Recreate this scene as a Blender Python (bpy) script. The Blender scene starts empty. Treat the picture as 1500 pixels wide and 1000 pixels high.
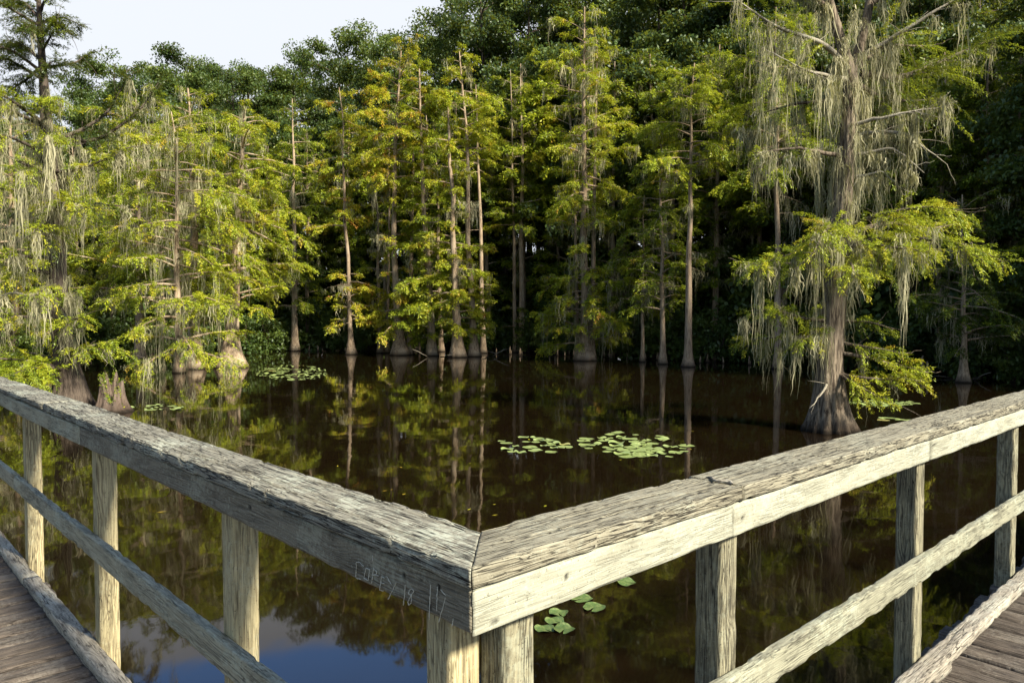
import bpy, math, random
import numpy as np
from mathutils import Matrix, Vector

# ------------------------------------------------------------------ basics
scn = bpy.context.scene
COL = scn.collection
PI = math.pi
F_PX = 1085.0            # focal length in pixels of a 1500 px wide picture
HZ = 465.0               # horizon row
PITCH = math.atan(35 / F_PX)
CAM_H = 2.6              # camera above the water
rng = np.random.default_rng(7)


def ray(x, y):
    a = (x - 750) / F_PX
    b = -(y - 500) / F_PX
    return np.array([a, math.cos(PITCH) + b * math.sin(PITCH), -math.sin(PITCH) + b * math.cos(PITCH)])


def on_water(x, y, z=0.0):
    r = ray(x, y)
    p = r * ((z - CAM_H) / r[2])
    return np.array([p[0], p[1], z])


def unit(v):
    n = np.linalg.norm(v, axis=-1, keepdims=True)
    return v / np.maximum(n, 1e-9)


def vnoise(p, seed=0):
    """smooth value noise 0..1 for an (N,3) array"""
    p = np.asarray(p, dtype=np.float64)
    i = np.floor(p).astype(np.int64)
    f = p - i
    f = f * f * (3 - 2 * f)

    def h(ix, iy, iz):
        n = (ix * 374761393 + iy * 668265263 + iz * 2147483647 + seed * 1274126177) & 0xFFFFFFFF
        n = ((n ^ (n >> 13)) * 1274126177) & 0xFFFFFFFF
        n = ((n ^ (n >> 15)) * 2246822519) & 0xFFFFFFFF
        return ((n ^ (n >> 16)) & 0xFFFFFF) / 16777215.0
    out = 0
    for dx in (0, 1):
        for dy in (0, 1):
            for dz in (0, 1):
                w = (f[:, 0] if dx else 1 - f[:, 0]) * (f[:, 1] if dy else 1 - f[:, 1]) * (f[:, 2] if dz else 1 - f[:, 2])
                out = out + w * h(i[:, 0] + dx, i[:, 1] + dy, i[:, 2] + dz)
    return out


def sstep(a, b, x):
    t = np.clip((x - a) / (b - a), 0, 1)
    return t * t * (3 - 2 * t)


class MB:
    """collects polygons, then becomes ONE mesh object"""

    def __init__(self):
        self.v, self.q, self.t, self.n, self.at, self.gr = [], [], [], 0, [], []

    def add(self, v, quads=None, tris=None, tint=None):
        v = np.asarray(v, dtype=np.float32).reshape(-1, 3)
        if quads is not None and len(quads):
            self.q.append(np.asarray(quads, dtype=np.int32).reshape(-1, 4) + self.n)
        if tris is not None and len(tris):
            self.t.append(np.asarray(tris, dtype=np.int32).reshape(-1, 3) + self.n)
        self.v.append(v)
        self.at.append(np.zeros(len(v), np.float32) if tint is None else np.broadcast_to(np.asarray(tint, np.float32), (len(v),)))
        self.n += len(v)

    def tube(self, pts, radii, sides=6, cap=True):
        pts = np.asarray(pts, dtype=np.float64)
        radii = np.asarray(radii, dtype=np.float64)
        n = len(pts)
        tan = unit(np.gradient(pts, axis=0))
        ref = np.array([0, 0, 1.0]) if abs(tan[0, 2]) < .8 else np.array([1.0, 0, 0])
        u = unit(np.cross(tan, ref))
        w = np.cross(u, tan)
        th = np.linspace(0, 2 * PI, sides, endpoint=False)
        ring = u[:, None, :] * np.cos(th)[None, :, None] + w[:, None, :] * np.sin(th)[None, :, None]
        V = pts[:, None, :] + ring * radii[:, None, None]
        a = np.arange(n - 1)[:, None] * sides
        k = np.arange(sides)[None, :]
        k2 = (k + 1) % sides
        Q = np.stack([a + k, a + k2, a + sides + k2, a + sides + k], -1).reshape(-1, 4)
        V = V.reshape(-1, 3)
        T = None
        if cap:
            V = np.vstack([V, pts[-1:]])
            T = np.stack([(n - 1) * sides + k[0], (n - 1) * sides + k2[0], np.full(sides, n * sides)], -1)
        self.add(V, Q, T)

    def build(self, name, mat, parent=None, smooth=True, tint=False):
        me = bpy.data.meshes.new(name)
        V = np.concatenate(self.v) if self.v else np.zeros((0, 3), np.float32)
        q = np.concatenate(self.q) if self.q else np.zeros((0, 4), np.int32)
        t = np.concatenate(self.t) if self.t else np.zeros((0, 3), np.int32)
        me.vertices.add(len(V))
        me.vertices.foreach_set('co', V.ravel())
        idx = np.concatenate([q.ravel(), t.ravel()]).astype(np.int32)
        start = np.concatenate([np.arange(len(q)) * 4, len(q) * 4 + np.arange(len(t)) * 3]).astype(np.int32)
        me.loops.add(len(idx))
        me.loops.foreach_set('vertex_index', idx)
        me.polygons.add(len(start))
        me.polygons.foreach_set('loop_start', start)
        if smooth:
            me.polygons.foreach_set('use_smooth', np.ones(len(start), dtype=bool))
        me.update(calc_edges=True)
        if tint:
            at = me.attributes.new('tint', 'FLOAT', 'POINT')
            at.data.foreach_set('value', np.concatenate(self.at).astype(np.float32))
        if self.gr:
            ga = me.attributes.new('grain', 'FLOAT_VECTOR', 'POINT')
            ga.data.foreach_set('vector', np.concatenate(self.gr).astype(np.float32).ravel())
        me.materials.append(mat)
        o = bpy.data.objects.new(name, me)
        COL.objects.link(o)
        if parent is not None:
            o.parent = parent
        return o


def tag(o, label=None, cat=None, group=None, kind=None):
    if label:
        o['label'] = label
    if cat:
        o['category'] = cat
    if group:
        o['group'] = group
    if kind:
        o['kind'] = kind
    return o


def empty(name, loc, rz=0.0):
    o = bpy.data.objects.new(name, None)
    COL.objects.link(o)
    o.location = loc
    o.rotation_euler = (0, 0, rz)
    o.empty_display_size = .3
    return o


def copy_thing(o):
    c = o.copy()
    COL.objects.link(c)
    for ch in o.children:
        d = ch.copy()
        COL.objects.link(d)
        d.parent = c
    return c


# ------------------------------------------------------------------ materials
class NT:
    def __init__(self, name):
        self.m = bpy.data.materials.new(name)
        self.m.use_nodes = True
        self.t = self.m.node_tree
        self.t.nodes.clear()
        self.out = self.t.nodes.new('ShaderNodeOutputMaterial')

    def n(self, kind, **kw):
        nd = self.t.nodes.new('ShaderNode' + kind)
        for k, v in kw.items():
            if k.startswith('i_'):
                nd.inputs[k[2:]].default_value = v
            else:
                setattr(nd, k, v)
        return nd

    def l(self, a, b):
        self.t.links.new(a, b)

    def math(self, op, a, b=None, c=None, clamp=False):
        nd = self.t.nodes.new('ShaderNodeMath')
        nd.operation = op
        nd.use_clamp = clamp
        for i, v in enumerate((a, b, c)):
            if v is None:
                continue
            if isinstance(v, (int, float)):
                nd.inputs[i].default_value = v
            else:
                self.l(v, nd.inputs[i])
        return nd.outputs[0]

    def vmul(self, v, s):
        nd = self.t.nodes.new('ShaderNodeVectorMath')
        nd.operation = 'MULTIPLY'
        self.l(v, nd.inputs[0])
        nd.inputs[1].default_value = s
        return nd.outputs[0]

    def noise(self, vec, scale, detail=3, rough=.55, dist=0):
        nd = self.t.nodes.new('ShaderNodeTexNoise')
        self.l(vec, nd.inputs['Vector'])
        nd.inputs['Scale'].default_value = scale
        nd.inputs['Detail'].default_value = detail
        nd.inputs['Roughness'].default_value = rough
        nd.inputs['Distortion'].default_value = dist
        return nd.outputs['Fac']

    def rng(self, v, a, b, c=0.0, d=1.0):
        nd = self.t.nodes.new('ShaderNodeMapRange')
        nd.interpolation_type = 'SMOOTHSTEP'
        self.l(v, nd.inputs['Value'])
        for k, x in (('From Min', a), ('From Max', b), ('To Min', c), ('To Max', d)):
            nd.inputs[k].default_value = x
        return nd.outputs[0]

    def ramp(self, v, stops):
        nd = self.t.nodes.new('ShaderNodeValToRGB')
        cr = nd.color_ramp
        while len(cr.elements) < len(stops):
            cr.elements.new(.5)
        for e, (p, c) in zip(cr.elements, stops):
            e.position = p
            e.color = (*c, 1)
        self.l(v, nd.inputs[0])
        return nd.outputs[0]

    def mix(self, fac, a, b, blend='MIX'):
        nd = self.t.nodes.new('ShaderNodeMix')
        nd.data_type = 'RGBA'
        nd.blend_type = blend
        for s, v in ((nd.inputs[0], fac), (nd.inputs[6], a), (nd.inputs[7], b)):
            if isinstance(v, (int, float)):
                s.default_value = v
            elif isinstance(v, tuple):
                s.default_value = (*v, 1)
            else:
                self.l(v, s)
        return nd.outputs[2]

    def done(self, shader):
        self.l(shader, self.out.inputs['Surface'])
        return self.m


def wood_material(name, light, dark, stain, lichen, lichen_amt=.5, grain=.7, stain_amt=.5, crack=.6, spacing=.007, pith=(.05, .13), warp=.06, coords=None, ringbump=.3, crackmask=(.44, .6), bump=.004, fine=.8):
    k = NT(name)
    tc = k.n('TexCoord').outputs['Object'] if coords is None else k.n('Attribute', attribute_name=coords).outputs['Vector']
    rnd = k.n('ObjectInfo').outputs['Random']
    off = k.n('CombineXYZ')
    k.l(k.math('MULTIPLY', rnd, 91.7), off.inputs[0])
    k.l(k.math('MULTIPLY', rnd, 37.3), off.inputs[1])
    k.l(k.math('MULTIPLY', rnd, 53.1), off.inputs[2])
    add = k.n('VectorMath', operation='ADD')
    k.l(tc, add.inputs[0])
    k.l(off.outputs[0], add.inputs[1])
    v = add.outputs[0]
    # growth rings round a wandering pith
    wa = k.noise(k.vmul(v, (1.3, 5, 5)), 1.0, 2)
    wb = k.noise(k.vmul(v, (2.1, 4, 4)), 1.7, 2)
    sep = k.n('SeparateXYZ')
    k.l(tc, sep.inputs[0])
    yy = k.math('ADD', sep.outputs[1], k.math('MULTIPLY_ADD', wa, warp, pith[0] - warp / 2))
    zz = k.math('ADD', sep.outputs[2], k.math('MULTIPLY_ADD', wb, warp, pith[1] - warp / 2))
    d = k.math('SQRT', k.math('ADD', k.math('MULTIPLY', yy, yy), k.math('MULTIPLY', zz, zz)))
    # knots push the rings apart
    vo = k.n('TexVoronoi', feature='SMOOTH_F1')
    k.l(k.vmul(v, (2.6, 9, 9)), vo.inputs['Vector'])
    vo.inputs['Scale'].default_value = 1.0
    vo.inputs['Smoothness'].default_value = .1
    kd = vo.outputs['Distance']
    kbump = k.rng(kd, .0, .42, 1, 0)
    d2 = k.math('ADD', d, k.math('MULTIPLY', kbump, .034))
    d2 = k.math('ADD', d2, k.math('MULTIPLY', k.noise(k.vmul(v, (.8, 22, 22)), 1.0, 2), .012))
    ring = k.math('MULTIPLY_ADD', k.math('SINE', k.math('MULTIPLY', d2, 2 * PI / spacing)), .5, .5)
    ring = k.math('MULTIPLY', k.math('POWER', ring, 1.6), k.rng(k.noise(k.vmul(v, (1.6, 11, 11)), 1.0, 3), .32, .66, .15, 1.0))
    fib = k.noise(k.vmul(v, (7, 260, 260)), 1.0, 3, .6)
    fib2 = k.noise(k.vmul(v, (3, 85, 85)), 1.0, 3, .6)
    cr = k.noise(k.vmul(v, (3.2, 62, 62)), 1.0, 2, .5, .4)
    crk = k.rng(k.math('ABSOLUTE', k.math('SUBTRACT', cr, .5)), .0, .028, 1, 0)
    crm = k.noise(k.vmul(v, (2.2, 9, 9)), 1.0, 2)
    crk = k.math('MULTIPLY', crk, k.rng(crm, *crackmask))
    cr2 = k.noise(k.vmul(v, (5.5, 150, 150)), 1.0, 2, .5, .3)
    crk2 = k.rng(k.math('ABSOLUTE', k.math('SUBTRACT', cr2, .5)), .0, .045, 1, 0)
    crk2 = k.math('MULTIPLY', crk2, k.rng(k.noise(k.vmul(v, (3, 14, 14)), 2.0, 2), .42 - .12 * (fine > .9), .6 - .12 * (fine > .9), 0, fine))
    crk = k.math('MULTIPLY', k.math('MAXIMUM', crk, crk2), crack, clamp=True)
    big = k.noise(v, 3.1, 4, .6)
    fin = k.noise(v, 60, 4, .65)
    blot = k.noise(k.vmul(v, (6, 20, 20)), 1.0, 5, .7)
    c = k.mix(k.math('MULTIPLY', k.math('MULTIPLY', ring, k.rng(fib2, .25, .7, .35, 1.0)), grain), light, dark)
    c = k.mix(k.rng(fib, .40, .75, 0, .75 * grain), c, tuple(x * .8 for x in dark))
    c = k.mix(k.math('MULTIPLY', k.rng(blot, .5, .72), stain_amt), c, stain)
    c = k.mix(k.math('MULTIPLY', k.rng(kd, .05, .16, 1, 0), .6), c, tuple(x * .65 for x in dark))
    li = k.math('MULTIPLY', k.rng(k.math('ADD', k.math('MULTIPLY', big, .55), k.math('MULTIPLY', fin, .45)), .50, .60), lichen_amt)
    c = k.mix(li, c, lichen)
    spk = k.rng(k.noise(v, 210, 3, .7), .59, .67, 0, .75 * lichen_amt)
    c = k.mix(spk, c, tuple(min(.8, x * 1.35) for x in lichen))
    dsp = k.rng(k.noise(v, 130, 3, .6), .63, .70, 0, .75)
    c = k.mix(dsp, c, tuple(x * .5 for x in dark))
    nail = k.n('Attribute', attribute_name='tint')
    crk = k.math('MAXIMUM', crk, nail.outputs['Fac'])
    c = k.mix(crk, c, (.014, .011, .008))
    h = k.math('ADD', k.math('MULTIPLY', fib, .45), k.math('MULTIPLY', ring, -ringbump))
    h = k.math('ADD', h, k.math('MULTIPLY', fin, .35))
    h = k.math('ADD', h, k.math('MULTIPLY', crk, -1.5))
    h = k.math('ADD', h, k.math('MULTIPLY', fib2, .5))
    bp = k.n('Bump')
    bp.inputs['Strength'].default_value = .75
    bp.inputs['Distance'].default_value = bump
    k.l(h, bp.inputs['Height'])
    p = k.n('BsdfPrincipled')
    p.inputs['Roughness'].default_value = .88
    p.inputs['Specular IOR Level'].default_value = .25
    k.l(c, p.inputs['Base Color'])
    k.l(bp.outputs[0], p.inputs['Normal'])
    return k.done(p.outputs[0])


def leaf_material(name, stops, transl=.38, spread=.25, gloss=.04):
    k = NT(name)
    a = k.n('Attribute', attribute_name='tint').outputs['Fac']
    r = k.n('ObjectInfo').outputs['Random']
    t = k.math('ADD', a, k.math('MULTIPLY_ADD', r, spread, -spread / 2), clamp=True)
    c = k.ramp(t, stops)
    df = k.n('BsdfDiffuse')
    tr = k.n('BsdfTranslucent')
    k.l(c, df.inputs[0])
    k.l(k.mix(.5, c, (.30, .30, .02)), tr.inputs[0])
    mx = k.n('MixShader')
    mx.inputs[0].default_value = transl
    k.l(df.outputs[0], mx.inputs[1])
    k.l(tr.outputs[0], mx.inputs[2])
    gl = k.n('BsdfGlossy')
    gl.inputs['Roughness'].default_value = .5
    gl.inputs['Color'].default_value = (.8, .85, .8, 1)
    m2 = k.n('MixShader')
    m2.inputs[0].default_value = gloss
    k.l(mx.outputs[0], m2.inputs[1])
    k.l(gl.outputs[0], m2.inputs[2])
    return k.done(m2.outputs[0])


def bark_material(name, a, b, c, scale=1.0):
    k = NT(name)
    tc = k.n('TexCoord').outputs['Object']
    r = k.n('ObjectInfo').outputs['Random']
    n1 = k.noise(k.vmul(tc, (22 * scale, 22 * scale, 2.2 * scale)), 1.0, 5, .65, .3)
    n2 = k.noise(tc, 1.1, 3)
    n3 = k.noise(k.vmul(tc, (60 * scale, 60 * scale, 7 * scale)), 1.0, 3)
    col = k.mix(k.rng(n1, .36, .62), b, a)
    col = k.mix(k.rng(n2, .45, .7, 0, .65), col, c)
    col = k.mix(k.rng(n3, .56, .72, 0, .6), col, tuple(x * .35 for x in b))
    col = k.mix(k.math('MULTIPLY', r, .35), col, b)
    sep = k.n('SeparateXYZ')
    k.l(tc, sep.inputs[0])
    wob = k.math('ADD', sep.outputs[2], k.math('MULTIPLY', n1, -.12))
    col = k.mix(k.rng(wob, .02, .30, .72, 0), col, (.045, .030, .020))
    col = k.mix(k.rng(wob, -.04, .05, .9, 0), col, (.012, .009, .006))
    bp = k.n('Bump')
    bp.inputs['Strength'].default_value = .9
    bp.inputs['Distance'].default_value = .03
    k.l(k.math('ADD', n1, k.math('MULTIPLY', n3, .4)), bp.inputs['Height'])
    p = k.n('BsdfPrincipled')
    p.inputs['Roughness'].default_value = .9
    p.inputs['Specular IOR Level'].default_value = .15
    k.l(col, p.inputs['Base Color'])
    k.l(bp.outputs[0], p.inputs['Normal'])
    return k.done(p.outputs[0])


W_CAP_L = wood_material('weathered_cap_wood', (.275, .255, .195), (.085, .076, .058), (.065, .058, .045), (.38, .385, .30), .95, .5, .25, 1.0, crackmask=(.36, .5), ringbump=.12, fine=1.0)
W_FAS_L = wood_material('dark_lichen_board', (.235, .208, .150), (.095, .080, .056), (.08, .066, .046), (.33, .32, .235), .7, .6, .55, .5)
W_CAP_R = wood_material('weathered_tan_cap_wood', (.285, .26, .185), (.095, .078, .055), (.075, .062, .045), (.34, .335, .255), .55, .55, .25, 1.0, crackmask=(.36, .5), ringbump=.15, fine=1.0)
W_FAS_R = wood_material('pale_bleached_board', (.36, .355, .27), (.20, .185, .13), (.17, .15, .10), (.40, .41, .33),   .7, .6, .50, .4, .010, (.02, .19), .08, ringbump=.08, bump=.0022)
W_POST = wood_material('honey_grained_post_wood', (.54, .46, .26), (.14, .10, .055), (.25, .20, .11), (.50, .48, .33), .35, .95, .35, .7, .012, (.01, .05), .12)
W_POST_D = wood_material('shade_darkened_grey_post_wood', (.32, .29, .185), (.050, .044, .032), (.09, .08, .055), (.34, .34, .24), .5, 1.0, .45, .95, .011, (.01, .05), .12)  # right posts: greyed and darkened to carry the shade on their wide faces
W_MID_L = wood_material('shade_lifted_lichen_rail_wood', (.40, .37, .26), (.15, .13, .09), (.12, .105, .075), (.45, .455, .34), .7, .6, .45, .7)  # left rail wood, colour lightened and warmed to paint soft light into its shade
W_TOE_L = wood_material('shade_lifted_rotting_kerb_wood', (.44, .38, .28), (.13, .105, .08), (.08, .065, .05), (.50, .48, .38), .55, .75, .6, 1.0)  # left kerb: brightness painted in where the cap rail shades it
W_MID = wood_material('grey_green_rail_wood', (.30, .29, .205), (.12, .11, .078), (.10, .09, .068), (.36, .375, .28), .65, .7, .5, .7)
W_TOE = wood_material('rotting_kerb_wood', (.36, .32, .25), (.11, .09, .07), (.07, .055, .045), (.45, .45, .37), .5, .8, .7, 1.0)
W_DECK = wood_material('brown_deck_wood', (.125, .100, .078), (.034, .026, .021), (.030, .023, .018), (.30, .27, .22), .25, .9, .6, .9, .010, coords='grain')

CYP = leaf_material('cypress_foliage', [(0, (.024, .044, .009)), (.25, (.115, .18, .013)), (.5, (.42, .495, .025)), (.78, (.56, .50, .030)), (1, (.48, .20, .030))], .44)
BROAD = leaf_material('broadleaf_foliage', [(0, (.020, .040, .012)), (.5, (.060, .105, .018)), (1, (.13, .17, .024))], .34)
MOSS = leaf_material('hanging_moss_fibre', [(0, (.22, .205, .135)), (.5, (.42, .39, .245)), (1, (.60, .56, .37))], .35, .15, 0.0)
BARK = bark_material('cypress_bark', (.46, .35, .235), (.17, .115, .075), (.47, .39, .285))
BARK_H = bark_material('ridged_grey_bark', (.27, .215, .155), (.042, .030, .022), (.20, .16, .12), 1.0)
BARK_M = bark_material('brown_bark', (.19, .14, .105), (.075, .052, .040), (.20, .165, .13))
BARK_D = bark_material('dark_bark', (.13, .10, .078), (.045, .034, .027), (.16, .13, .10))
BARK_P = bark_material('pale_branch_bark', (.40, .36, .28), (.22, .19, .14), (.46, .43, .35), 2.0)


# ------------------------------------------------------------------ camera, sky, sun
cam_d = bpy.data.cameras.new('camera')
cam = bpy.data.objects.new('camera', cam_d)
COL.objects.link(cam)
cam_d.sensor_fit = 'HORIZONTAL'
cam_d.sensor_width = 36
cam_d.lens = 36 * F_PX / 1500
cam_d.clip_start = .05
cam_d.clip_end = 3000
cam.location = (0, 0, CAM_H)
cam.rotation_euler = (PI / 2 - PITCH, 0, 0)
scn.camera = cam

SUN_EL = math.radians(37)
SUN_DIR = unit(np.array([.76, -.65, 0.0]))           # horizontally towards the sun: behind and to the right
sd = bpy.data.lights.new('sun', 'SUN')
sd.energy = 5.0
sd.angle = math.radians(7)              # sun through thin bright haze: the photograph has no hard shadow edge
sd.color = (1.0, .93, .77)
sun = bpy.data.objects.new('sun', sd)
COL.objects.link(sun)
tow = Vector((SUN_DIR[0] * math.cos(SUN_EL), SUN_DIR[1] * math.cos(SUN_EL), math.sin(SUN_EL)))
sun.rotation_euler = tow.to_track_quat('Z', 'Y').to_euler()
sun.location = (20, -15, 30)

world = bpy.data.worlds.new('World')
scn.world = world
world.use_nodes = True
wt = world.node_tree
wt.nodes.clear()
wo = wt.nodes.new('ShaderNodeOutputWorld')
bg = wt.nodes.new('ShaderNodeBackground')
sky = wt.nodes.new('ShaderNodeTexSky')
sky.sky_type = 'NISHITA'
sky.sun_disc = False
sky.sun_elevation = SUN_EL
sky.sun_rotation = math.atan2(SUN_DIR[0], SUN_DIR[1])
sky.air_density = 1.0
sky.dust_density = .6
sky.ozone_density = 1.5
tcw = wt.nodes.new('ShaderNodeTexCoord')
nz = wt.nodes.new('ShaderNodeTexNoise')
nz.inputs['Scale'].default_value = 3.2
nz.inputs['Detail'].default_value = 6
nz.inputs['Roughness'].default_value = .6
mp = wt.nodes.new('ShaderNodeMapping')
mp.inputs['Scale'].default_value = (1, 1, 2.2)
mp.inputs['Location'].default_value = (.3, 1.7, .2)
wt.links.new(tcw.outputs['Generated'], mp.inputs[0])
wt.links.new(mp.outputs[0], nz.inputs['Vector'])
cl = wt.nodes.new('ShaderNodeMapRange')
cl.interpolation_type = 'SMOOTHSTEP'
cl.inputs['From Min'].default_value = .54
cl.inputs['From Max'].default_value = .70
cl.inputs['To Max'].default_value = .75
wt.links.new(nz.outputs['Fac'], cl.inputs['Value'])
# a bank of white haze low over the wood
spx = wt.nodes.new('ShaderNodeSeparateXYZ')
wt.links.new(tcw.outputs['Generated'], spx.inputs[0])
hz = wt.nodes.new('ShaderNodeMapRange')
hz.interpolation_type = 'SMOOTHSTEP'
hz.inputs['From Min'].default_value = .385
hz.inputs['From Max'].default_value = .408
hz.inputs['To Min'].default_value = .95
hz.inputs['To Max'].default_value = 0
wt.links.new(spx.outputs[2], hz.inputs['Value'])
mxm = wt.nodes.new('ShaderNodeMath')
mxm.operation = 'MAXIMUM'
wt.links.new(cl.outputs[0], mxm.inputs[0])
fwd = wt.nodes.new('ShaderNodeMapRange')             # the bank lies over the wood ahead, the sky behind is clear
fwd.interpolation_type = 'SMOOTHSTEP'
fwd.inputs['From Min'].default_value = -.1
fwd.inputs['From Max'].default_value = .5
wt.links.new(spx.outputs[1], fwd.inputs['Value'])
hzf = wt.nodes.new('ShaderNodeMath')
hzf.operation = 'MULTIPLY'
wt.links.new(hz.outputs[0], hzf.inputs[0])
wt.links.new(fwd.outputs[0], hzf.inputs[1])
wt.links.new(hzf.outputs[0], mxm.inputs[1])
cmix = wt.nodes.new('ShaderNodeMix')
cmix.data_type = 'RGBA'
cmix.inputs[7].default_value = (5.2, 5.32, 5.45, 1)
wt.links.new(mxm.outputs[0], cmix.inputs[0])
bl = wt.nodes.new('ShaderNodeMapRange')              # bright blue sky above the bank
bl.interpolation_type = 'SMOOTHSTEP'
bl.inputs['From Min'].default_value = .42
bl.inputs['From Max'].default_value = .75
bl.inputs['To Min'].default_value = .85
bl.inputs['To Max'].default_value = 0
wt.links.new(spx.outputs[2], bl.inputs['Value'])
blf = wt.nodes.new('ShaderNodeMath')
blf.operation = 'MULTIPLY'
wt.links.new(bl.outputs[0], blf.inputs[0])
wt.links.new(fwd.outputs[0], blf.inputs[1])
bmix = wt.nodes.new('ShaderNodeMix')
bmix.data_type = 'RGBA'
bmix.inputs[7].default_value = (1.7, 4.8, 11.5, 1)
wt.links.new(blf.outputs[0], bmix.inputs[0])
wt.links.new(sky.outputs[0], bmix.inputs[6])
wt.links.new(bmix.outputs[2], cmix.inputs[6])
wt.links.new(cmix.outputs[2], bg.inputs[0])
bg.inputs[1].default_value = .078
wt.links.new(bg.outputs[0], wo.inputs[0])

scn.view_settings.view_transform = 'Standard'
scn.view_settings.look = 'None'
scn.view_settings.exposure = 1.2
scn.view_settings.gamma = 1.0
scn.render.engine = 'CYCLES'
scn.cycles.max_bounces = 6
scn.cycles.diffuse_bounces = 3
scn.cycles.glossy_bounces = 3
scn.cycles.transmission_bounces = 3
scn.cycles.caustics_reflective = False
scn.cycles.caustics_refractive = False
scn.cycles.use_denoising = True

# ------------------------------------------------------------------ ground and water
SHORE = [(-900, 52), (-300, 44), (0, 46), (250, 52), (420, 58), (700, 55.5), (860, 51), (1000, 45), (1150, 40), (1300, 35), (1450, 31), (1600, 27), (1900, 21), (2600, 13), (4000, 8)]
sx_ = np.array([math.atan((p - 750) / F_PX) for p, _ in SHORE])
sd_ = np.array([d / math.cos(math.atan((p - 750) / F_PX)) for p, d in SHORE])


def shore_range(az):
    return np.interp(az, sx_, sd_)


def shore_depth(px):
    return float(np.interp(px, [p for p, _ in SHORE], [d for _, d in SHORE]))


gx = np.concatenate([np.linspace(-1200, -90, 14)[:-1], np.linspace(-90, 90, 121), np.linspace(90, 1200, 14)[1:]])
gy = np.concatenate([np.linspace(-600, -40, 8)[:-1], np.linspace(-40, 110, 101), np.linspace(110, 1500, 14)[1:]])
X, Y = np.meshgrid(gx, gy)
az = np.arctan2(X, np.maximum(Y, -30))
rr = np.hypot(X, Y)
dd = rr - shore_range(az)
dd = np.where(Y < -2, np.where(az > 0, -25, -25), dd)
Zg = -1.4 + 1.9 * sstep(-3.5, 6.0, dd) + .5 * sstep(6, 40, dd)
P = np.stack([X.ravel(), Y.ravel(), np.zeros(X.size)], -1)
Zg = Zg + ((vnoise(P * .35, 3) - .5) * .5).reshape(X.shape) * sstep(-4, 3, dd)
m = MB()
nx, ny = len(gx), len(gy)
ii = (np.arange(ny - 1)[:, None] * nx + np.arange(nx - 1)[None, :])
m.add(np.stack([X.ravel(), Y.ravel(), Zg.ravel()], -1), np.stack([ii, ii + 1, ii + nx + 1, ii + nx], -1).reshape(-1, 4))
k = NT('leaf_litter_soil')
tc = k.n('TexCoord').outputs['Object']
c = k.ramp(k.noise(tc, 2.5, 6, .7), [(.3, (.018, .013, .009)), (.55, (.05, .036, .022)), (.75, (.09, .065, .035))])
p = k.n('BsdfPrincipled')
p.inputs['Roughness'].default_value = .95
k.l(c, p.inputs['Base Color'])
tag(m.build('ground', k.done(p.outputs[0])), kind='structure')

k = NT('dark_tannin_water')
tc = k.n('TexCoord').outputs['Object']
w1 = k.noise(k.vmul(tc, (1.0, .55, 1)), 1.6, 2, .5)
w2 = k.noise(k.vmul(tc, (1.0, .7, 1)), 9.0, 2, .5)
patch = k.rng(k.noise(tc, .18, 2), .45, .62)
h = k.math('ADD', w1, k.math('MULTIPLY', k.math('MULTIPLY', w2, patch), .16))
bp = k.n('Bump')
bp.inputs['Strength'].default_value = 1.0
bp.inputs['Distance'].default_value = .0028
k.l(h, bp.inputs['Height'])
p = k.n('BsdfPrincipled')
p.inputs['Base Color'].default_value = (.0078, .0047, .0020, 1)
p.inputs['Roughness'].default_value = .03
p.inputs['IOR'].default_value = 1.33
p.inputs['Specular Tint'].default_value = (1.0, .97, .90, 1)
k.l(bp.outputs[0], p.inputs['Normal'])
m = MB()
m.add([(-1200, -600, 0), (1200, -600, 0), (1200, 1500, 0), (-1200, 1500, 0)], [(0, 1, 2, 3)])
tag(m.build('water', k.done(p.outputs[0])), kind='structure')

# ------------------------------------------------------------------ boardwalk and railings
S = .864
C0 = np.array([-.0871 * S, 1.5709 * S])            # inner corner of the handrail
aL, aR = math.radians(-43.15), math.radians(46.85)
dL, dR = np.array([math.sin(aL), math.cos(aL)]), np.array([math.sin(aR), math.cos(aR)])
nL, nR = -dR, -dL                                   # towards the people on the boardwalk


def frame(side):
    d, n = (dL, nL) if side == 'L' else (dR, nR)
    # local x along the rail, local y away from the deck (right-handed with z up for L, mirrored use is avoided)
    return d, n


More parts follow.
